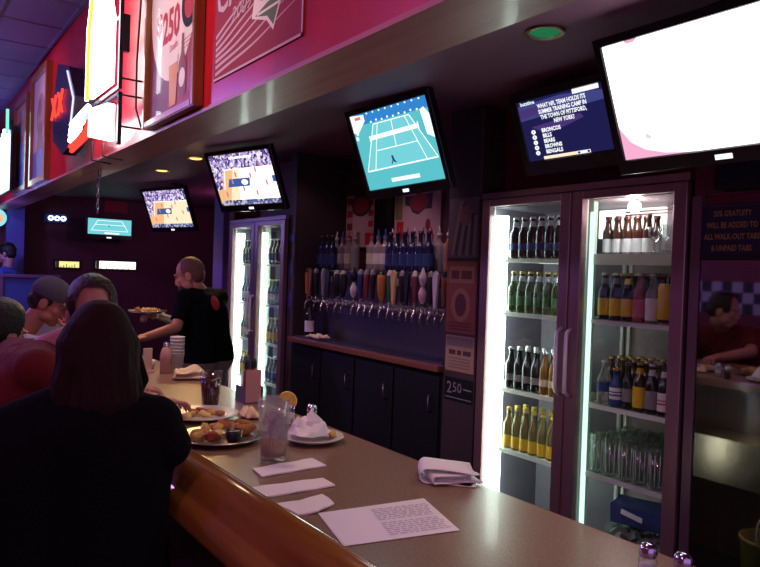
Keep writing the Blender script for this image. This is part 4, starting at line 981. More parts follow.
sheet('paper_napkin', [(.785,1.516),(.85,1.505),(.926,1.523),(.913,1.443),(.85,1.415),(.80,1.423)], 'small crumpled white paper nearest the large printed menu sheet', 'napkin', paper, .004, wrinkle=.005, seed=3)
mp = [(.850,1.414),(1.143,1.373),(1.073,1.157),(.796,1.214)]
t = thing('menu_sheet', 'large white printed menu sheet lying on the counter at the front', 'menu', (.96, 1.29, ZC))
bm = BM(); bm.faces.new([bm.verts.new((x, y, ZC + .0015)) for x, y in mp]); bm.faces.new([bm.verts.new((x, y, ZC)) for x, y in mp[::-1]])
obj('sheet', bm, mat('menu paper', (.82, .79, .88), .7), t, fix=False)
bm = BM(); o_ = V((.796, 1.214, ZC + .0016)); r_ = V((.277, -.057, 0)); u_ = V((.054, .200, 0)); A = Art(bm, o_, r_, V((-r_.y, r_.x, 0)))
rnd = random.Random(11); W_, H_ = .283, .205
for k in range(15):
    x = .115; y = H_ - .022 - k*.0115
    if k in (7,): continue
    sh = (H_ - y)*-.12
    while x < .262:
        l = rnd.uniform(.006, .022); A.rect(x + y*.14, y, min(x + l, .27) + y*.14, y + .0055, 0, 1); x += l + .005
    
obj('print', bm, mat('faded ink', (.52, .50, .64), .8), t, fix=False)
def folded(bm, c, ang, L, W, r, z0, seed, n=10, tip=.0):
    """a napkin folded once: a U-shaped sheet, fold at one end, edges fanned at the other"""
    rn = random.Random(seed); e1 = V((math.cos(ang), math.sin(ang), 0)); e2 = V((-math.sin(ang), math.cos(ang), 0)); path = []
    for k in range(8): path.append((L/2 - L*k/8, z0 + .002))
    for k in range(9): a = -PI/2 - PI*k/8; path.append((-L/2 + r*math.cos(a), z0 + r + .002 + r*math.sin(a)))
    for k in range(1, 9): path.append((-L/2 + L*.94*k/8, z0 + 2*r + .002 + tip*(k/8)**2))
    p1, p2 = rn.uniform(0, 6), rn.uniform(0, 6); G_ = []
    for q, (x, z) in enumerate(path):
        row = []
        for m in range(n + 1):
            v = m/n*2 - 1; wv = .0022*math.sin(3*v + p1 + q*.35) + .0015*math.sin(5*v + p2)
            row.append(bm.verts.new(V(c) + e1*(x + .004*math.sin(2.2*v + p2)) + e2*(v*W/2*(1 + .08*math.sin(q*.5 + p1))) + V((0, 0, max(.0015, z + wv*(1 if z > .004 else .0))))))
        G_.append(row)
    for q in range(len(path) - 1):
        for m in range(n):
            f = bm.faces.new([G_[q][m], G_[q+1][m], G_[q+1][m+1], G_[q][m+1]]); f.smooth = True
bm = BM(); pc = (1.312, 1.462, ZC + .0005)
folded(bm, pc, -.72, .135, .110, .022, 0, 3, tip=-.012); folded(bm, (pc[0] + .004, pc[1] - .012, pc[2] + .004), -.45, .135, .095, .009, .002, 5, tip=.004); folded(bm, (pc[0] - .004, pc[1] - .022, pc[2]), -.95, .10, .06, .004, .0, 9, tip=.004)
solid(single('napkin_pile', bm, paper, 'pile of folded white napkins at the counter edge before near cooler', 'napkins', loc=(pc[0], pc[1], ZC)), .002)

glass_c = thin_glass('drinking glass', (.97, .97, .98), .07)
def frosty(name):
    m = thin_glass(name, (.97, .97, .98), .06)
    nt = m.node_tree; out = nt.nodes['Material Output']; old = out.inputs['Surface'].links[0].from_socket
    tr = nt.nodes.new('ShaderNodeBsdfTranslucent'); tr.inputs['Color'].default_value = (.95, .92, .96, 1)
    df = nt.nodes.new('ShaderNodeBsdfDiffuse'); df.inputs['Color'].default_value = (.95, .92, .96, 1)
    m1 = nt.nodes.new('ShaderNodeMixShader'); m1.inputs['Fac'].default_value = .5; nt.links.new(tr.outputs[0], m1.inputs[1]); nt.links.new(df.outputs[0], m1.inputs[2])
    m2 = nt.nodes.new('ShaderNodeMixShader'); m2.inputs['Fac'].default_value = .11; nt.links.new(old, m2.inputs[1]); nt.links.new(m1.outputs[0], m2.inputs[2])
    nt.links.new(m2.outputs[0], out.inputs['Surface']); return m
def tumbler(bm, c, rb, rt, h, mi=0):
    lathe(bm, [(0, 0), (rb*.94, 0), (rb, .006), (rt, h), (rt - .003, h), (rb - .003, .012), (0, .012)], c, 24, mi)
# iced drink with lemon
gx, gy = .975, 1.90
t = thing('iced_drink', 'tall clear glass of ice and amber drink with a lemon wedge on rim', 'drink', (gx, gy, ZC))
bm = BM(); tumbler(bm, (gx, gy, ZC), .040, .052, .187); obj('glass', bm, frosty('misted drinking glass'), t)
bm = BM(); lathe(bm, [(0, .013), (.0365, .013), (.0405, .062), (0, .062)], (gx, gy, ZC), 20); obj('drink', bm, mat('amber drink', (.72, .45, .18), .15, trans=.3), t)
bm = BM(); rnd = random.Random(4)
for k in range(44):
    z = rnd.uniform(.066, .150); a = rnd.uniform(0, 6.28); q = rnd.uniform(0, .027 + z*.03); s = rnd.uniform(.008, .0115)
    p = V((gx + q*math.cos(a), gy + q*math.sin(a), ZC + z)); tb = bmesh.new(); box(tb, (-s,-s,-s), (s,s,s)); bmesh.ops.bevel(tb, geom=tb.edges[:], offset=.003, segments=1, affect='EDGES')
    merge(bm, tb, 0, Matrix.Translation(p) @ Euler((rnd.uniform(0,3),rnd.uniform(0,3),rnd.uniform(0,3))).to_matrix().to_4x4())
o = obj('ice', bm, mat('lilac ice', (.92, .88, .95), .35, trans=.55, ior=1.2), t)
bm = BM(); M_ = Matrix.Translation((gx + .030, gy - .024, ZC + .180)) @ Matrix.Rotation(-.6, 4, 'Z') @ Matrix.Rotation(.5, 4, 'Y') @ Matrix.Rotation(PI/2, 4, 'X')
prism(bm, [(.030*math.cos(PI*i/12), .030*math.sin(PI*i/12)) for i in range(13)], M_, .014, 0); obj('lemon_wedge', bm, mat('lemon', (.80, .52, .04), .4, noise=(40, (.85, .66, .16), .4, .6)), t)
# dark beer
bx, by = 1.105, 2.735
t = thing('beer_glass', 'pint glass of dark brown beer standing behind the second plate', 'beer', (bx, by, ZC))
bm = BM(); tumbler(bm, (bx, by, ZC), .034, .047, .150); obj('glass', bm, glass_c, t)
bm = BM(); lathe(bm, [(0, .013), (.031, .013), (.0415, .118), (0, .118)], (bx, by, ZC), 20); obj('beer', bm, mat('dark beer', (.06, .012, .006), .1), t)
# platter of food
ceramic = mat('off white china', (.72, .66, .60), .25); pewter = mat('steel platter', (.55, .53, .52), .25, .9)
fx, fy = .925, 2.195
t = thing('food_platter', 'round steel-rimmed platter of fried food with a black dip cup', 'plate of food', (fx, fy, ZC))
bm = BM(); lathe(bm, [(0, .004), (.09, 0), (.10, .002), (.138, .014), (.144, .017), (.142, .020), (.10, .008), (0, .007)], (fx, fy, ZC), 36); obj('platter', bm, pewter, t)
foods = [mat('golden crust', (.62, .32, .07), .6, noise=(45, (.75, .48, .14), .35, .65), bump=(90, .6)), mat('browned crust', (.30, .11, .03), .6, noise=(50, (.48, .20, .05), .35, .65), bump=(90, .6)), mat('tomato red', (.42, .06, .03), .4), mat('pale cheese', (.80, .58, .25), .5)]
rnd = random.Random(9)
def lump(bm, c, s, mi, seed):
    rn = random.Random(seed); tb = bmesh.new(); bmesh.ops.create_icosphere(tb, subdivisions=2, radius=1)
    R_ = Euler((rn.uniform(-.3,.3), rn.uniform(-.3,.3), rn.uniform(0,6))).to_matrix()
    for v in tb.verts:
        k = 1 + .16*math.sin(v.co.x*5 + seed) + .12*math.sin(v.co.y*6 + seed*2)
        v.co = R_ @ V((v.co.x*s[0]*k, v.co.y*s[1]*k, v.co.z*s[2]*k))
    merge(bm, tb, mi, Matrix.Translation(c), True)
FP = [(-.07,.02,0),(-.03,.06,0),(-.05,-.05,2),(.02,.07,0),(.05,.06,1),(.08,.03,1),(.09,-.01,1),(.06,.0,1),(.0,.02,0),(-.02,-.02,3),(-.09,-.03,0),(.10,.05,1),(.03,-.07,0)]
for k, (dx, dy, mi) in enumerate(FP):
    bm = BM(); sz = (rnd.uniform(.024,.038), rnd.uniform(.014,.022), rnd.uniform(.014,.022)); lump(bm, (fx + dx, fy + dy, ZC + .012 + sz[2]*.9), sz, mi, k)
    obj('fried_piece', bm, foods, t)
bm = BM(); lathe(bm, [(0, .001), (.022, 0), (.029, .036), (.027, .036), (.021, .004), (0, .004)], (fx + .015, fy - .075, ZC + .012), 20); obj('dip_cup', bm, black, t)
bm = BM(); lathe(bm, [(0, .026), (.0245, .026)], (fx + .015, fy - .075, ZC + .012), 20); obj('dip', bm, mat('dark dip', (.05,.02,.02), .3), t)
# second plate with leftovers
qx, qy = 1.0, 2.555
t = thing('dinner_plate', 'pale plate of orange leftovers in front of the dark beer', 'plate of food', (qx, qy, ZC))
def plate(bm, c, r): lathe(bm, [(0, .004), (r*.55, 0), (r*.62, .002), (r*.97, .016), (r, .019), (r*.98, .022), (r*.62, .008), (0, .007)], c, 36)
bm = BM(); plate(bm, (qx, qy, ZC), .140); obj('plate', bm, ceramic, t)
for k, (dx, dy, mi) in enumerate(((-.05,.0,0),(.0,-.02,3),(.04,.01,0),(.06,-.03,1),(-.02,.04,1),(-.07,-.03,3),(.02,.05,2))):
    bm = BM(); sz = (.026, .017, .010); lump(bm, (qx + dx, qy + dy, ZC + .018), sz, mi, 30 + k); obj('leftover', bm, foods, t)
bm = BM(); cloth(bm, (1.165, 2.475, ZC + .001), .035, .05, .045, 31, 10)
solid(single('paper_napkin', bm, paper_warm, 'small crumpled napkin right of the plate of leftovers', 'napkin', loc=(1.165, 2.475, ZC)))
sheet('paper_napkin', [(.90,2.96),(1.03,2.90),(.985,2.745),(.86,2.80)], 'flat white paper left of the dark beer glass', 'napkin', paper, .003, wrinkle=.003, seed=5)
# saucer with crumpled napkin
sx_, sy_ = 1.195, 2.035
t = thing('side_plate', 'small white plate at the counter edge carrying a crumpled napkin', 'plate', (sx_, sy_, ZC))
bm = BM(); plate(bm, (sx_, sy_, ZC), .105); obj('plate', bm, ceramic, t)
for k, (dx, dy) in enumerate(((.06,-.03),(.07,-.005))):
    bm = BM(); lump(bm, (sx_ + dx, sy_ + dy, ZC + .021), (.018,.012,.009), 0, 50 + k); obj('leftover', bm, foods, t)
bm = BM()
cloth(bm, (sx_ - .015, sy_ + .005, ZC + .021), .062, .060, .060, 41, 14, .5)
def spike(bm, c, h, r, seed):
    rn = random.Random(seed); n = 9; top = bm.verts.new((c[0] + rn.uniform(-.01,.01), c[1] + rn.uniform(-.01,.01), c[2] + h)); ring = []; mid = []
    for i in range(n):
        a = 2*PI*i/n; q = r*(1 + .35*math.sin(a*3 + seed)); ring.append(bm.verts.new((c[0] + q*math.cos(a), c[1] + q*math.sin(a), c[2]))); mid.append(bm.verts.new((c[0] + q*.62*math.cos(a+.2), c[1] + q*.62*math.sin(a+.2), c[2] + h*.55)))
    for i in range(n):
        bm.faces.new([ring[i], ring[(i+1) % n], mid[(i+1) % n], mid[i]]); bm.faces.new([mid[i], mid[(i+1) % n], top])
spike(bm, (sx_ + .005, sy_ + .02, ZC + .025), .080, .045, 3); spike(bm, (sx_ - .045, sy_ + .03, ZC + .025), .06, .03, 5)
single('paper_napkin', bm, paper, 'crumpled white napkin heaped on the small side plate', 'napkin', loc=(sx_, sy_, ZC))
# salt and pepper
def shaker(label, x, y, fill, top, sc=1.0):
    t = thing('shaker', label, 'shaker', (x, y, ZC)); c = (x, y, ZC)
    bm = BM(); lathe(bm, [(0,0),(.019*sc,0),(.020*sc,.004),(.019*sc,.05*sc),(.015*sc,.062*sc),(.0145*sc,.066*sc)], c, 14); obj('jar', bm, glass_c, t)
    bm = BM(); lathe(bm, [(0,.003),(.017*sc,.003),(.017*sc,.042*sc),(0,.042*sc)], c, 14); obj('contents', bm, fill, t)
    bm = BM(); lathe(bm, [(.0175*sc,.060*sc),(.0182*sc,.064*sc),(.018*sc,.078*sc),(.012*sc,.086*sc),(0,.088*sc)], c, 14); obj('shaker_cap', bm, top, t)
salt_m = mat('salt', (.75,.73,.74), .8); pep_m = mat('pepper', (.06,.045,.04), .8)
shaker('glass salt shaker behind the iced drink, left of the pepper', 1.245, 2.30, salt_m, chrome)
shaker('glass pepper shaker with dark contents behind the small side plate', 1.29, 2.215, pep_m, chrome)
shaker('left of two chrome-topped shakers at the bottom right of the counter', 1.197, .762, salt_m, mat('violet chrome', (.55,.50,.72), .15, 1.0), .93)
shaker('right of two chrome-topped shakers at the bottom right of the counter', 1.213, .700, pep_m, MATS['violet chrome'], .93)
# condiment caddy near the counter edge
cx, cy = 1.305, 2.79
t = thing('condiment_caddy', 'condiment caddy with pink card and black-capped bottles at counter edge', 'caddy', (cx, cy, ZC))
bm = BM(); box(bm, (cx - .045, cy - .05, ZC), (cx + .045, cy + .05, ZC + .006))
for dx in (-.043, .040): box(bm, (cx + dx, cy - .05, ZC), (cx + dx + .003, cy + .05, ZC + .07))
tube(bm, [(cx, cy + .045, ZC), (cx, cy + .045, ZC + .19), (cx, cy + .02, ZC + .20), (cx, cy + .02, ZC + .18)], .004, 6); obj('rack', bm, dark_steel, t)
bm = BM(); box(bm, (cx - .042, cy - .056, ZC + .004), (cx + .030, cy - .051, ZC + .145)); obj('card', bm, mat('pink card', (.55,.28,.27), .6), t)
for dx, dy in ((-.02,-.02),(.018,.0)):
    bm = BM(); lathe(bm, [(0,.006),(.018,.006),(.018,.12),(.011,.145),(.011,.15)], (cx + dx, cy + dy, ZC), 14); b_ = obj('sauce_bottle', bm, mat('sauce red', (.30,.05,.03), .3), t)
    bm = BM(); lathe(bm, [(.0135,.148),(.0145,.152),(.0145,.172),(.008,.185),(0,.19)], (cx + dx, cy + dy, ZC), 14); obj('bottle_cap', bm, black, b_)
# far counter clutter
bm = BM(); cloth(bm, (1.285, 3.47, ZC + .001), .075, .05, .05, 61, 12, -.6, 0, 2)
solid(single('folded_napkin', bm, mat('yellowish napkin', (.80,.66,.42), .8), 'yellowish folded napkin on the counter behind the dark beer', 'napkin', loc=(1.285, 3.47, ZC)), .003)
t = thing('cup_stack', 'stack of clear white plastic cups at the counter edge by the bartender', 'cups', (1.31, 3.74, ZC))
cupm = mat('clear plastic cup', (.72,.70,.78), .25, trans=.3)
for k in range(6):
    bm = BM(); z = ZC + k*.018; lathe(bm, [(0,.0),(.028,0),(.038,.10),(.040,.10),(.040,.105),(.036,.105),(.027,.003)], (1.31, 3.74, z), 18); obj('cup', bm, cupm, t)
t = thing('sauce_bottle', 'tall pinkish bottle with metal top left of the cup stack', 'bottle', (1.235, 3.70, ZC))
bm = BM(); lathe(bm, [(0,0),(.030,0),(.031,.10),(.024,.13),(.014,.145)], (1.235, 3.70, ZC), 16); obj('bottle_body', bm, mat('pinkish glass', (.50,.28,.26), .2), t)
bm = BM(); lathe(bm, [(.016,.143),(.017,.148),(.014,.165),(0,.172)], (1.235, 3.70, ZC), 14); obj('cap', bm, chrome, t)
t = thing('menu_card', 'small upright card on the counter left of the pinkish bottle', 'card', (1.16, 3.78, ZC))
bm = BM(); box(bm, (1.14, 3.775, ZC), (1.185, 3.79, ZC + .13)); box(bm, (1.13, 3.76, ZC), (1.195, 3.805, ZC + .008)); obj('card', bm, mat('pale card', (.60,.42,.38), .6), t)
bm = BM(); cloth(bm, (1.13, 4.02, ZC + .001), .08, .09, .05, 71, 12, .3, 0, 2)
solid(single('paper_napkin', bm, paper, 'crumpled white napkin far along the counter beside the bartender', 'napkin', loc=(1.13, 4.02, ZC)), .003)
t = thing('soup_cup', 'low white cup on the counter between the far napkin and pinkish bottle', 'cup', (1.20, 3.90, ZC))
bm = BM(); lathe(bm, [(0,0),(.03,0),(.045,.05),(.042,.05),(.028,.004),(0,.004)], (1.20, 3.90, ZC), 18); obj('cup_body', bm, ceramic, t)

# ------------------------------------------------------------------ people
def pill(bm, a, ra, b=None, rb=None, flat_end=False):
    a = V(a); ell(bm, a, (ra,)*3, 0, None, 14, 9)
    if b is None: return
    b = V(b); rb = ra if rb is None else rb
    cyl(bm, a, b, ra, rb, 14)
    if not flat_end: ell(bm, b, (rb,)*3, 0, None, 14, 9)
def remesh(bm, vox=.010, it=3, fac=.5):
    me = bpy.data.meshes.new('tmp'); bmesh.ops.recalc_face_normals(bm, faces=bm.faces[:]); bm.to_mesh(me); bm.free()
    o = bpy.data.objects.new('tmp', me); COL.objects.link(o)
    m = o.modifiers.new('r', 'REMESH'); m.mode = 'VOXEL'; m.voxel_size = vox
    s = o.modifiers.new('s', 'SMOOTH'); s.iterations = it; s.factor = fac
    dg = bpy.context.evaluated_depsgraph_get(); m2 = bpy.data.meshes.new_from_object(o.evaluated_get(dg))
    b = bmesh.new(); b.from_mesh(m2)
    bpy.data.objects.remove(o); bpy.data.meshes.remove(me); bpy.data.meshes.remove(m2)
    for f in b.faces: f.smooth = True; f.material_index = 0
    return b
def hand(bm, w, d, nrm, curl=.5, side=1):
    """w wrist, d finger direction, nrm back-of-hand normal; five separate fingers"""
    w, d, nrm = V(w), V(d).normalized(), V(nrm); nrm = (nrm - d*nrm.dot(d)).normalized(); s = d.cross(nrm)*side
    M = Matrix((s, d, nrm)).transposed()
    ell(bm, w + d*.046, (.042, .050, .017), 0, M, 14, 10); pill(bm, w, .026, w + d*.03, .027)
    for k, (off, L) in enumerate(((-.034,.068),(-.0118,.078),(.0115,.074),(.0335,.058))):
        a = w + d*.088 + s*off; d0 = d; d = (d0 + s*off*3.2).normalized(); d1 = (d*math.cos(curl*.7) - nrm*math.sin(curl*.7)); d2 = (d*math.cos(curl*1.7) - nrm*math.sin(curl*1.7)); d3 = (d*math.cos(curl*2.3) - nrm*math.sin(curl*2.3))
        b = a + d1*L*.45; c = b + d2*L*.32; e = c + d3*L*.24
        pill(bm, a - d*.02, .0088, b, .0080); pill(bm, b, .0080, c, .0074); pill(bm, c, .0074, e, .0062); d = d0
    a = w + d*.025 - s*.030; dt = (d*.75 - s*.6 - nrm*.25).normalized(); b = a + dt*.042; c = b + (d*.95 - s*.1 - nrm*.3).normalized()*.034
    pill(bm, a, .013, b, .011); pill(bm, b, .011, c, .009)
class Head:
    def __init__(s, c, f, up=(0, 0, 1), k=1.0):
        s.k = k; s.c = V(c); s.f = V(f).normalized(); u = V(up); s.r = s.f.cross(u).normalized(); s.u = s.r.cross(s.f).normalized()
        s.M = Matrix((s.r, s.f, s.u)).transposed()
    def p(s, x, y, z): return s.c + (s.r*x + s.f*y + s.u*z)*s.k
    def e(s, bm, p, rad, mi=0, seg=18): ell(bm, s.p(*p), tuple(q*s.k for q in rad), mi, s.M, seg, 12)
    def loc(s, v): d = (v - s.c)/s.k; return V((d.dot(s.r), d.dot(s.f), d.dot(s.u)))
    def build(s, bm):
        s.e(bm, (0,-.014,.030), (.076,.097,.092)); s.e(bm, (0,.032,-.035), (.061,.066,.084)); s.e(bm, (0,.055,-.098), (.034,.032,.026))
        for k in (-1, 1):
            s.e(bm, (k*.030,.084,.022), (.026,.014,.010)); s.e(bm, (k*.040,.066,-.030), (.022,.022,.024)); s.e(bm, (k*.077,-.006,-.018), (.010,.024,.033)); s.e(bm, (k*.045,.02,-.07), (.024,.04,.032))
            s.e(bm, (k*.013,.098,-.044), (.010,.012,.009))
        pill(bm, s.p(0,.088,.008), .010, s.p(0,.102,-.036), .0135); s.e(bm, (0,.092,-.070), (.024,.012,.007)); s.e(bm, (0,.088,-.082), (.022,.012,.008))
eye_w = mat('eye white', (.42,.38,.36), .3); eye_d = mat('eye iris', (.03,.015,.01), .1)
SKIN = {}
def skin(c):
    if c not in SKIN: SKIN[c] = mat('skin %d' % len(SKIN), c, .5, noise=(18, tuple(x*.86 for x in c), .35, .7))
    return SKIN[c]
def human(label, P, C, f, head, hf, arms, legs, sk, shirt, trousers, sleeve=.55, hup=(0,0,1), width=1.0, hair=None, hand_spec=None, shoes=None, bulk=0.0, hk=1.0):
    """P pelvis, C chest, f body facing; arms = [(shoulder, elbow, wrist)] right, left; legs = [(hip, knee, ankle)]"""
    P, C, f = V(P), V(C), V(f).normalized(); r = f.cross(V((0,0,1))).normalized(); ax = (C - P).normalized()
    t = thing('person', label, 'person', (P.x, P.y, 0))
    hd = Head(head, hf, hup, hk); N0 = C + ax*.17; N1 = hd.p(0, -.025, -.085)
    def torso(bm, g):
        w = .095*width
        for k in (-1, 1):
            pill(bm, P + r*w*k, .125 + g + bulk*.6, P + (C - P)*.45 + r*(w*.85)*k, .115 + g + bulk); pill(bm, P + (C - P)*.45 + r*(w*.85)*k, .115 + g + bulk, C + r*w*k, .118 + g + bulk*.5)
        pill(bm, C, .12 + g, C - f*.02 + ax*.05, .11 + g)
        for (s, e, w_) in arms:
            pill(bm, C + ax*.04 + (V(s) - C)*.3, .10 + g, s, .062 + g); pill(bm, N0 - ax*.03, .060 + g, V(s), .056 + g)
    bm = BM(); torso(bm, 0)
    pill(bm, N0, .062, N1, .055); hd.build(bm)
    for i, (s, e, w_) in enumerate(arms):
        pill(bm, s, .055, e, .042); pill(bm, e, .042, w_, .028)
        d, nrm, curl = (hand_spec[i] if hand_spec else ((V(w_) - V(e)), (0,0,1), .6))
        hand(bm, w_, d, nrm, curl, 1 if i == 0 else -1)
    for h_, k_, a_ in legs:
        pill(bm, h_, .088, k_, .060); pill(bm, k_, .060, a_, .040)
        pill(bm, a_, .042, V(a_) + f*.14 + V((0,0,-.045)), .034)
    obj('body', remesh(bm, .0056, 2), skin(sk), t)
    bm = BM()
    for k in (-1, 1): hd.e(bm, (k*.030,.0855,.002), (.0115,.0070,.0062), 0, 12); hd.e(bm, (k*.030,.0905,.002), (.0052,.0026,.0054), 1, 10)
    obj('eyes', bm, [eye_w, eye_d], t)
    bm = BM(); torso(bm, .016)
    for s, e, w_ in arms:
        s, e, w_ = V(s), V(e), V(w_)
        if sleeve <= 1: pill(bm, s, .070, s + (e - s)*sleeve*1.6 if sleeve*1.6 < 1 else e, .060, sleeve < .62)
        else: pill(bm, s, .072, e, .058); pill(bm, e, .058, e + (w_ - e)*.93, .042, True)
    b = remesh(bm, .011, 3)
    zc = P.z - .02
    bmesh.ops.delete(b, geom=[q for q in b.faces if q.calc_center_median().z < zc and abs((q.calc_center_median() - P).dot(r)) < .3 and (q.calc_center_median() - P).length < .32], context='FACES')
    obj('shirt', b, shirt, t, fix=False)
    bm = BM()
    for k in (-1, 1): pill(bm, P + r*.095*width*k, .138 + bulk*.6, P + (C - P)*.12 + r*.09*width*k, .130 + bulk*.6)
    for h_, k_, a_ in legs:
        pill(bm, h_, .102, k_, .074); pill(bm, k_, .074, V(a_) + V((0,0,.02)), .056, True)
    obj('trousers', remesh(bm, .012, 3), trousers, t)
    bm = BM()
    for h_, k_, a_ in legs:
        a_ = V(a_); pill(bm, a_ + V((0,0,-.005)), .052, a_ + f*.15 + V((0,0,-.045)), .044); pill(bm, a_ - f*.02 + V((0,0,-.05)), .042, a_ + f*.15 + V((0,0,-.05)), .042)
    b = remesh(bm, .010, 2)
    for v in b.verts: v.co.z = max(v.co.z, min(V(l[2]).z for l in legs) - .088)
    obj('shoes', b, shoes or matt_black, t)
    if hair: hair(hd, t)
    return t, hd, r
def crop_hair(m, thick=.006, low=-.03, front=.05):
    def fn(hd, t):
        bm = BM(); hd.e(bm, (0,-.018,.034), (.0765 + thick,.0975 + thick,.092 + thick), 0, 28)
        hd.e(bm, (0,-.045,-.01), (.070 + thick*.6,.066 + thick,.075), 0, 24)
        b = remesh(bm, .008, 2)
        dele = []
        for q in b.faces:
            l = hd.loc(q.calc_center_median())
            if l.y > front - max(0, (l.z - .06))*.2 and l.z < .105 - (0 if abs(l.x) < .05 else .02): dele.append(q)
            elif l.z < low and l.y > -.035: dele.append(q)
            elif l.z < -.075: dele.append(q)
        bmesh.ops.delete(b, geom=dele, context='FACES')
        rnd = random.Random(2)
        for v in b.verts: v.co += (v.co - hd.c).normalized()*rnd.uniform(-.0015, .003)
        obj('hair', b, m, t, fix=False)
    return fn
hair_dk = mat('dark brown hair', (.022, .010, .009), .45, bump=(160, .5)); hair_bk = mat('black hair', (.010, .007, .008), .45, bump=(160, .5))
hair_br = mat('reddish brown hair', (.020, .007, .007), .7, spec=.15, bump=(90, .25))
blk_cloth = mat('black cotton', (.004, .004, .006), .95, spec=.12, bump=(220, .2)); denim = mat('dark denim', (.02, .025, .05), .85, bump=(250, .2))
red_cloth = mat('dark red cotton', (.14, .008, .011), .9, bump=(220, .2)); grey_cloth = mat('grey white cotton', (.34, .32, .36), .85, bump=(220, .2)); khaki = mat('khaki trousers', (.26, .20, .16), .85)
blue_cloth = mat('blue cotton', (.05, .09, .42), .85)

def seated_legs(P, f, sgn_up=.0, knee=.42, foot=.28, spread=.10):
    P, f = V(P), V(f).normalized(); r = f.cross(V((0,0,1))); L = []
    for k in (1, -1):
        h = P + r*spread*k + V((0,0,-.03)); kn = h + f*knee + r*.03*k + V((0,0,-.0)); an = V((kn.x - f.x*.12, kn.y - f.y*.12, foot)); L.append((h, kn, an))
    return L
def stool(x, y, label):
    t = thing('bar_stool', label, 'stool', (x, y, 0))
    bm = BM(); lathe(bm, [(0,.625),(.17,.625),(.185,.64),(.19,.66),(.18,.678),(.15,.686),(0,.688)], (x, y, 0), 28); obj('seat', bm, mat('black vinyl', (.012,.010,.012), .35), t)
    for k in range(4):
        a = PI/4 + k*PI/2; bm = BM(); cyl(bm, (x + .21*math.cos(a), y + .21*math.sin(a), 0), (x + .12*math.cos(a), y + .12*math.sin(a), .63), .016, .016, 10); obj('leg', bm, dark_steel, t)
    bm = BM(); tube(bm, [(x + .182*math.cos(2*PI*i/24), y + .182*math.sin(2*PI*i/24), .20) for i in range(24)], .010, 8, closed=True); obj('foot_ring', bm, dark_steel, t)
    return t

# woman in the foreground, seen from behind
f = V((.32, .95, 0)).normalized(); r = V((f.y, -f.x, 0))
P = V((.38, 1.83, .845)); C = V((.405, 1.865, 1.150))
sR, sL = C + r*.180 + V((0,0,.085)), C - r*.195 + V((0,0,.060))
def woman_hair(hd, t):
    bm = BM(); hd.e(bm, (0,-.020,.034), (.082,.104,.096), 0, 28); hd.e(bm, (0,-.045,-.04), (.088,.078,.11), 0, 24); hd.e(bm, (0,-.050,-.12), (.098,.055,.09), 0, 24)
    rnd = random.Random(8)
    for k in range(60):
        a = PI*(.02 + .96*k/59) + PI                                  # around the back from side to side
        x, y = math.cos(a), math.sin(a)
        top = hd.p(.070*x, -.03 + .080*y, .07); m1 = hd.p((.091 + rnd.uniform(-.004,.004))*x, -.035 + (.090 + rnd.uniform(-.005,.005))*y, -.03); m2 = hd.p((.108 + rnd.uniform(-.010,.008))*x, -.04 + (.082 + rnd.uniform(-.008,.008))*y, -.13); e = hd.p((.092 + rnd.uniform(-.03,.02))*x, -.045 + .070*y, -.215 + rnd.uniform(-.05, .03))
        q_ = rnd.uniform(.7, 1.35); tube(bm, [top, (top + m1)/2 + hd.r*x*.012, m1, (m1 + m2)/2 + hd.r*rnd.uniform(-.006, .006), m2, e], [.006*q_, .009*q_, .010*q_, .009*q_, .009*q_, .003], 7)
    for k, (x, dz) in enumerate(((.108, -.11), (.112, -.06))):               # loose lock at the right cheek
        tube(bm, [hd.p(.085, .03, .03), hd.p(x - .014, .045, -.03), hd.p(x + .006, .05, -.09), hd.p(x - .014, .035, -.13 + dz*.2)], [.012, .011, .009, .004], 7)
    obj('hair', remesh(bm, .0055, 1), hair_br, t)
human('person seen from behind with long dark brown hair and black top, leaning on the rail', P, C, f, (.458, 1.90, 1.428), (.30, .95, -.05),
      [(sR, (.605, 1.765, 1.185), (.665, 1.99, 1.165)), (sL, (.20, 1.99, 1.03), (.33, 2.15, .93))], seated_legs(P, f, knee=.40), (.45, .22, .17), blk_cloth, denim, 1.2, width=1.05, hair=woman_hair,
      hand_spec=[((.1,1,0),(0,0,1),.5), ((.4,.9,-.1),(0,0,1),.6)], bulk=.012)
stool(.38, 1.83, 'black bar stool under the long-haired person in black, nearest the camera')
# man in red, leaning on the bar, face turned to the camera side
f = V((1, .05, 0)).normalized(); P = V((.20, 2.73, .855)); C = V((.385, 2.70, 1.185)); r = V((f.y, -f.x, 0))
human('person in dark red shirt leaning to the bar, head turned toward the woman', P, C, f, (.600, 2.615, 1.478), (-.15, -.95, -.20),
      [((.41, 2.51, 1.290), (.59, 2.42, 1.185), (.80, 2.52, 1.150)), ((.40, 2.895, 1.290), (.59, 2.98, 1.185), (.80, 2.86, 1.150))], seated_legs(P, f, knee=.38), (.50, .21, .18), red_cloth, denim, .5, width=1.05, hair=crop_hair(hair_dk, .010, -.02, .055),
      hand_spec=[((1,.2,0),(0,0,1),.5), ((1,-.2,0),(0,0,1),.5)], bulk=.01)
stool(.18, 2.73, 'black bar stool under the person in dark red')
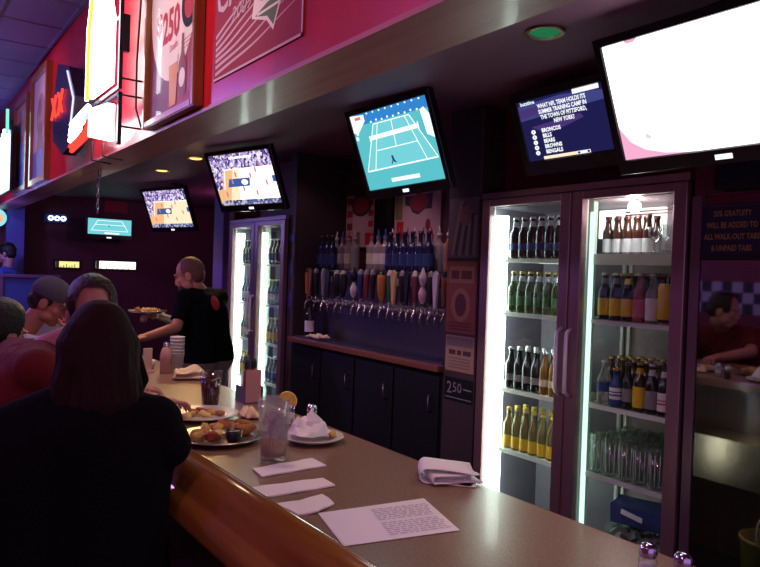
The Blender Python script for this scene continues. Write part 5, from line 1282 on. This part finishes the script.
# person with black hair at the far left
f = V((.95, .25, 0)).normalized(); P = V((.10, 3.38, .855)); C = V((.24, 3.40, 1.10))
human('person with black hair and dark jacket, cheek lit, at the left edge of the photo', P, C, f, (.41, 3.40, 1.345), (.80, .50, -.35),
      [((.26, 3.20, 1.205), (.50, 3.13, 1.185), (.72, 3.20, 1.150)), ((.24, 3.60, 1.205), (.50, 3.66, 1.185), (.72, 3.58, 1.150))], seated_legs(P, f, knee=.38), (.55, .27, .24), blk_cloth, denim, 1.2, hair=crop_hair(hair_bk, .018, -.09, .03),
      hand_spec=[((1,.2,0),(0,0,1),.5), ((1,-.2,0),(0,0,1),.5)])
stool(.09, 3.38, 'black bar stool under the black-haired person')
# person in a cap, head bent over the bar
def cap(hd, t):
    crop_hair(hair_dk, .004, -.03, .03)(hd, t)
    bm = BM(); hd.e(bm, (0,-.012,.040), (.088,.110,.092), 0, 28); b = remesh(bm, .008, 2)
    bmesh.ops.delete(b, geom=[q for q in b.faces if hd.loc(q.calc_center_median()).z < .022], context='FACES')
    h_ = obj('cap', b, mat('grey cap cloth', (.075, .068, .095), .9, bump=(250, .2)), t, fix=False)
    bm = BM(); pts = []
    for i in range(13):
        a = PI*i/12; pts.append((.075*math.cos(a), .07 + .095*math.sin(a)))
    A_ = [bm.verts.new(hd.p(x, y, .030 - .012*(x/.075)**2 - .02*max(0, y - .07)/.095)) for x, y in pts]; B_ = [bm.verts.new(v.co + hd.u*.004) for v in A_]
    bm.faces.new(A_[::-1]); bm.faces.new(B_)
    for i in range(13): bm.faces.new([A_[i], A_[(i+1) % 13], B_[(i+1) % 13], B_[i]])
    obj('cap_brim', bm, MATS['grey cap cloth'], h_)
f = V((.95, -.20, 0)).normalized(); P = V((.12, 4.12, .855)); C = V((.45, 4.14, 1.13))
human('person in a grey cap and grey-white shirt, head bent and hand at the mouth', P, C, f, (.725, 4.10, 1.440), (.80, -.42, -.42),
      [((.47, 3.95, 1.245), (.69, 3.84, 1.195), (.83, 3.98, 1.275)), ((.44, 4.34, 1.245), (.60, 4.44, 1.185), (.86, 4.34, 1.150))], seated_legs(P, f, knee=.38), (.46, .19, .13), grey_cloth, denim, .6, hup=(.2, -.1, 1), hair=cap,
      hand_spec=[((-.15,.45,.8),(.4,-.9,.3),1.0), ((1,-.3,0),(0,0,1),.5)])
stool(.11, 4.12, 'black bar stool under the person in the grey cap')
# bartender
f = V((-.50, .87, 0)).normalized(); r = V((f.y, -f.x, 0)); P = V((2.05, 5.15, .95)); C = V((2.005, 5.18, 1.295))
sL, sR = C - r*.20 + V((0,0,.115)), C + r*.20 + V((0,0,.115))
def buzz(hd, t):
    stub = mat('shaved stubble', (.16, .065, .05), .6); beard = mat('dark beard', (.05, .022, .016), .7, bump=(300, .4))
    crop_hair(stub, .0015, -.03, .035)(hd, t)
    bm = BM(); hd.e(bm, (0,.040,-.085), (.064,.066,.046), 0, 20); hd.e(bm, (0,.064,-.100), (.037,.032,.028), 0, 16); b = remesh(bm, .007, 2)
    bmesh.ops.delete(b, geom=[q for q in b.faces if hd.loc(q.calc_center_median()).z > -.055 or hd.loc(q.calc_center_median()).y < 0], context='FACES')
    obj('beard', b, beard, t, fix=False)
bt, hd, rr = human('bearded bartender with shaved head and black T-shirt, arm reaching over the bar', P, C, f, (1.895, 5.195, 1.590), (-.80, .50, -.30),
      [(sR, (1.95, 5.55, 1.19), (1.70, 5.30, 1.27)), (sL, (1.73, 4.98, 1.205), (1.475, 4.87, 1.150))],
      [(P + r*.10, P + r*.11 + f*.03 + V((0,0,-.44)), V(((P + r*.12).x, (P + r*.12).y, .088))), (P - r*.10, P - r*.11 + f*.03 + V((0,0,-.44)), V(((P - r*.12).x, (P - r*.12).y, .088)))],
      (.60, .25, .16), blk_cloth, khaki, .5, width=1.05, hk=1.07, hair=buzz, hand_spec=[((-.85,-.25,.05),(0,0,1),.55), ((-.9,-.4,-.05),(0,0,1),.5)], bulk=.012)
# round red emblem on the back of the shirt
from mathutils.bvhtree import BVHTree
sh_ = [c for c in bt.children if c.name.startswith('shirt')][0]; off_ = bt.location
tree = BVHTree.FromPolygons([v.co + off_ for v in sh_.data.vertices], [tuple(p.vertices) for p in sh_.data.polygons])
n_ = -f; o_ = C + r*.0 + V((0,0,.085)) + n_*.4; Mx = basis(o_, r, V((0,0,1)))
bm = BM(); rings = []
for q in (0, .5, 1):
    row = []
    for k in range(24 if q else 1):
        a = 2*PI*k/24; p = Mx @ V((.050*q*math.cos(a), .056*q*math.sin(a), 0)); hit = tree.ray_cast(p, -n_)
        row.append(bm.verts.new((hit[0] if hit[0] else p - n_*.25) + n_*.003))
    rings.append(row)
for k in range(24):
    bm.faces.new([rings[0][0], rings[1][k], rings[1][(k+1) % 24]]); bm.faces.new([rings[1][k], rings[2][k], rings[2][(k+1) % 24], rings[1][(k+1) % 24]])
obj('shirt_emblem', bm, mat('red emblem', (.50, .03, .04), .7), bt, fix=False)
# tray of food in the bartender's far hand
tx, ty, tz = 1.585, 5.20, 1.300
t = thing('serving_tray', 'round tray with food held by the bartender over the bar', 'tray', (tx, ty, tz))
bm = BM(); lathe(bm, [(0,0),(.125,0),(.14,.016),(.137,.018),(.123,.004),(0,.004)], (tx, ty, tz), 28); obj('tray', bm, pewter, t)
for k, (dx, dy) in enumerate(((-.03,0),(.02,.03),(.05,-.02),(-.06,.04),(.0,-.05))):
    bm = BM(); lump(bm, (tx + dx, ty + dy, tz + .02), (.036,.022,.018), k % 2, 80 + k); obj('fried_piece', bm, foods, t)
bm = BM(); box(bm, (-.2, 9.36, 0), (1.9, 10.48, .12)); struct('floor_platform', bm, floor_m)
# person in blue standing behind the divider
f = V((-.8, .5, 0)).normalized(); r = V((f.y, -f.x, 0)); P = V((1.24, 9.95, 1.05)); C = V((1.24, 9.95, 1.38))
human('person in a blue shirt standing beyond the far divider at the left', P, C, f, (1.23, 9.97, 1.755), (-.85, .45, -.1),
      [(C + r*.2 + V((0,0,.1)), (1.37, 10.2, 1.24), (1.22, 10.25, 1.17)), (C - r*.2 + V((0,0,.1)), (1.02, 9.72, 1.32), (.99, 9.88, 1.58))],
      [(P + r*.10, P + r*.11 + V((0,0,-.42)), V(((P + r*.12).x, (P + r*.12).y, .208))), (P - r*.10, P - r*.11 + V((0,0,-.42)), V(((P - r*.12).x, (P - r*.12).y, .208)))],
      (.45, .22, .22), blue_cloth, denim, .5, hair=crop_hair(hair_bk, .010, -.03, .05), hand_spec=[((-.8,.2,-.1),(0,0,1),.5), ((-.1,.3,.9),(1,0,0),.5)])

# ------------------------------------------------------------------ light
def area(name, loc, target, size, col, power, shape='DISK'):
    l = bpy.data.lights.new(name, 'AREA'); l.energy = power; l.color = col; l.shape = shape; l.size = size
    o = bpy.data.objects.new(name, l); COL.objects.link(o); o.location = loc
    o.rotation_euler = (V(target) - V(loc)).to_track_quat('-Z', 'Y').to_euler(); return o
def spot(name, loc, target, ang, col, power, soft=.06, blend=.6):
    l = bpy.data.lights.new(name, 'SPOT'); l.energy = power; l.color = col; l.spot_size = ang; l.spot_blend = blend; l.shadow_soft_size = soft
    o = bpy.data.objects.new(name, l); COL.objects.link(o); o.location = loc
    o.rotation_euler = (V(target) - V(loc)).to_track_quat('-Z', 'Y').to_euler(); return o
def point(name, loc, col, power, soft=.08):
    l = bpy.data.lights.new(name, 'POINT'); l.energy = power; l.color = col; l.shadow_soft_size = soft
    o = bpy.data.objects.new(name, l); COL.objects.link(o); o.location = loc; return o
# aisle downlights
spot('downlight_beam', (2.27, 6.14, 2.62), (1.5, 4.6, 1.0), 1.7, (1.0, .60, .22), 70)
spot('downlight_beam', (2.30, 7.19, 2.62), (2.0, 7.0, 0.0), 1.8, (1.0, .62, .25), 30)
# unseen pink spots added to brighten the taps and back bar
for y, p in ((3.45, 12), (4.2, 12), (4.95, 5)):
    spot('added_back_bar_fill', (2.62, y, 2.63), (3.15, y, 1.55), 1.35, (1.0, .62, .70), p, .05, .9)
# warm spots over the counter from the soffit's underside
for y, p in ((-.3, 16), (1.1, 18), (2.3, 19), (3.6, 34), (5.2, 30)):
    spot('soffit_spot', (1.20, y, 2.325), (1.08, y, 1.0), 1.5, (1.0, .64, .42), p, .08, .9)
# unseen spots added to brighten the red soffit and its posters
for y, p, c in ((1.6, 40, (1.0, .55, .60)), (2.9, 95, (1.0, .76, .66)), (3.6, 45, (1.0, .70, .62)), (6.3, 70, (1.0, .60, .55))):
    spot('added_soffit_fill', (-.55, y, 3.42), (1.12, y + .1, 2.75), .95, c, p, .05, .8)
# coloured fill points added around the room, no fixtures
point('added_colour_fill', (-1.2, .4, 3.2), (1.0, .42, .60), 30, .10)
point('added_colour_fill', (-1.0, 3.6, 3.2), (.75, .25, .85), 30, .10)
point('added_colour_fill', (-.9, 6.6, 3.1), (.42, .28, 1.0), 110, .08)
point('added_colour_fill', (.7, 9.0, 2.2), (.30, .28, 1.0), 26, .08)
point('added_colour_fill', (3.9, 8.6, 2.5), (.8, .22, .55), 14, .08)
point('cooler_bulb', (2.88, 1.99, 1.975), (1.0, .86, .85), 1.6, .03)
spot('added_sink_fill', (1.45, 1.98, 1.02), (1.55, 1.98, .5), 1.6, (1.0, .85, .40), 10, .03, .8)  # added spot without a fixture, throws a bright streak on the sink
w = bpy.data.worlds.new('World'); SC.world = w; w.use_nodes = True
w.node_tree.nodes['Background'].inputs['Color'].default_value = (.60, .31, .64, 1); w.node_tree.nodes['Background'].inputs['Strength'].default_value = .80

# ------------------------------------------------------------------ camera
F = 690.0; VP = (-112., 257.); SL = -.034
d = V((VP[0] - 380, VP[1] - 283.5, F)).normalized()
c_ = -(d.x*SL + d.y)/d.z; dn = V((SL, 1, c_)).normalized(); Xc = dn.cross(d)
R_ = Matrix((Xc, d, -dn))                         # rows: world axes in camera coordinates (x right, y down, z ahead)
cam = bpy.data.cameras.new('Camera'); cam.sensor_width = 36; cam.sensor_fit = 'HORIZONTAL'; cam.lens = F/760*36; cam.clip_start = .02
co = bpy.data.objects.new('Camera', cam); COL.objects.link(co)
rt = R_ @ V((1, 0, 0)); up = R_ @ V((0, -1, 0)); bk = R_ @ V((0, 0, -1))
Mw = Matrix.Identity(4)
for i in range(3): Mw[i][0], Mw[i][1], Mw[i][2] = rt[i], up[i], bk[i]
Mw[2][3] = 1.65
co.matrix_world = Mw; SC.camera = co
SC.view_settings.view_transform = 'Standard'; SC.view_settings.look = 'None'; SC.view_settings.exposure = 0.15; SC.view_settings.gamma = 1.0
SC.view_settings.use_curve_mapping = False
SC.cycles.use_denoising = True
SC.cycles.max_bounces = 8; SC.cycles.transparent_max_bounces = 16; SC.cycles.sample_clamp_indirect = 4.0
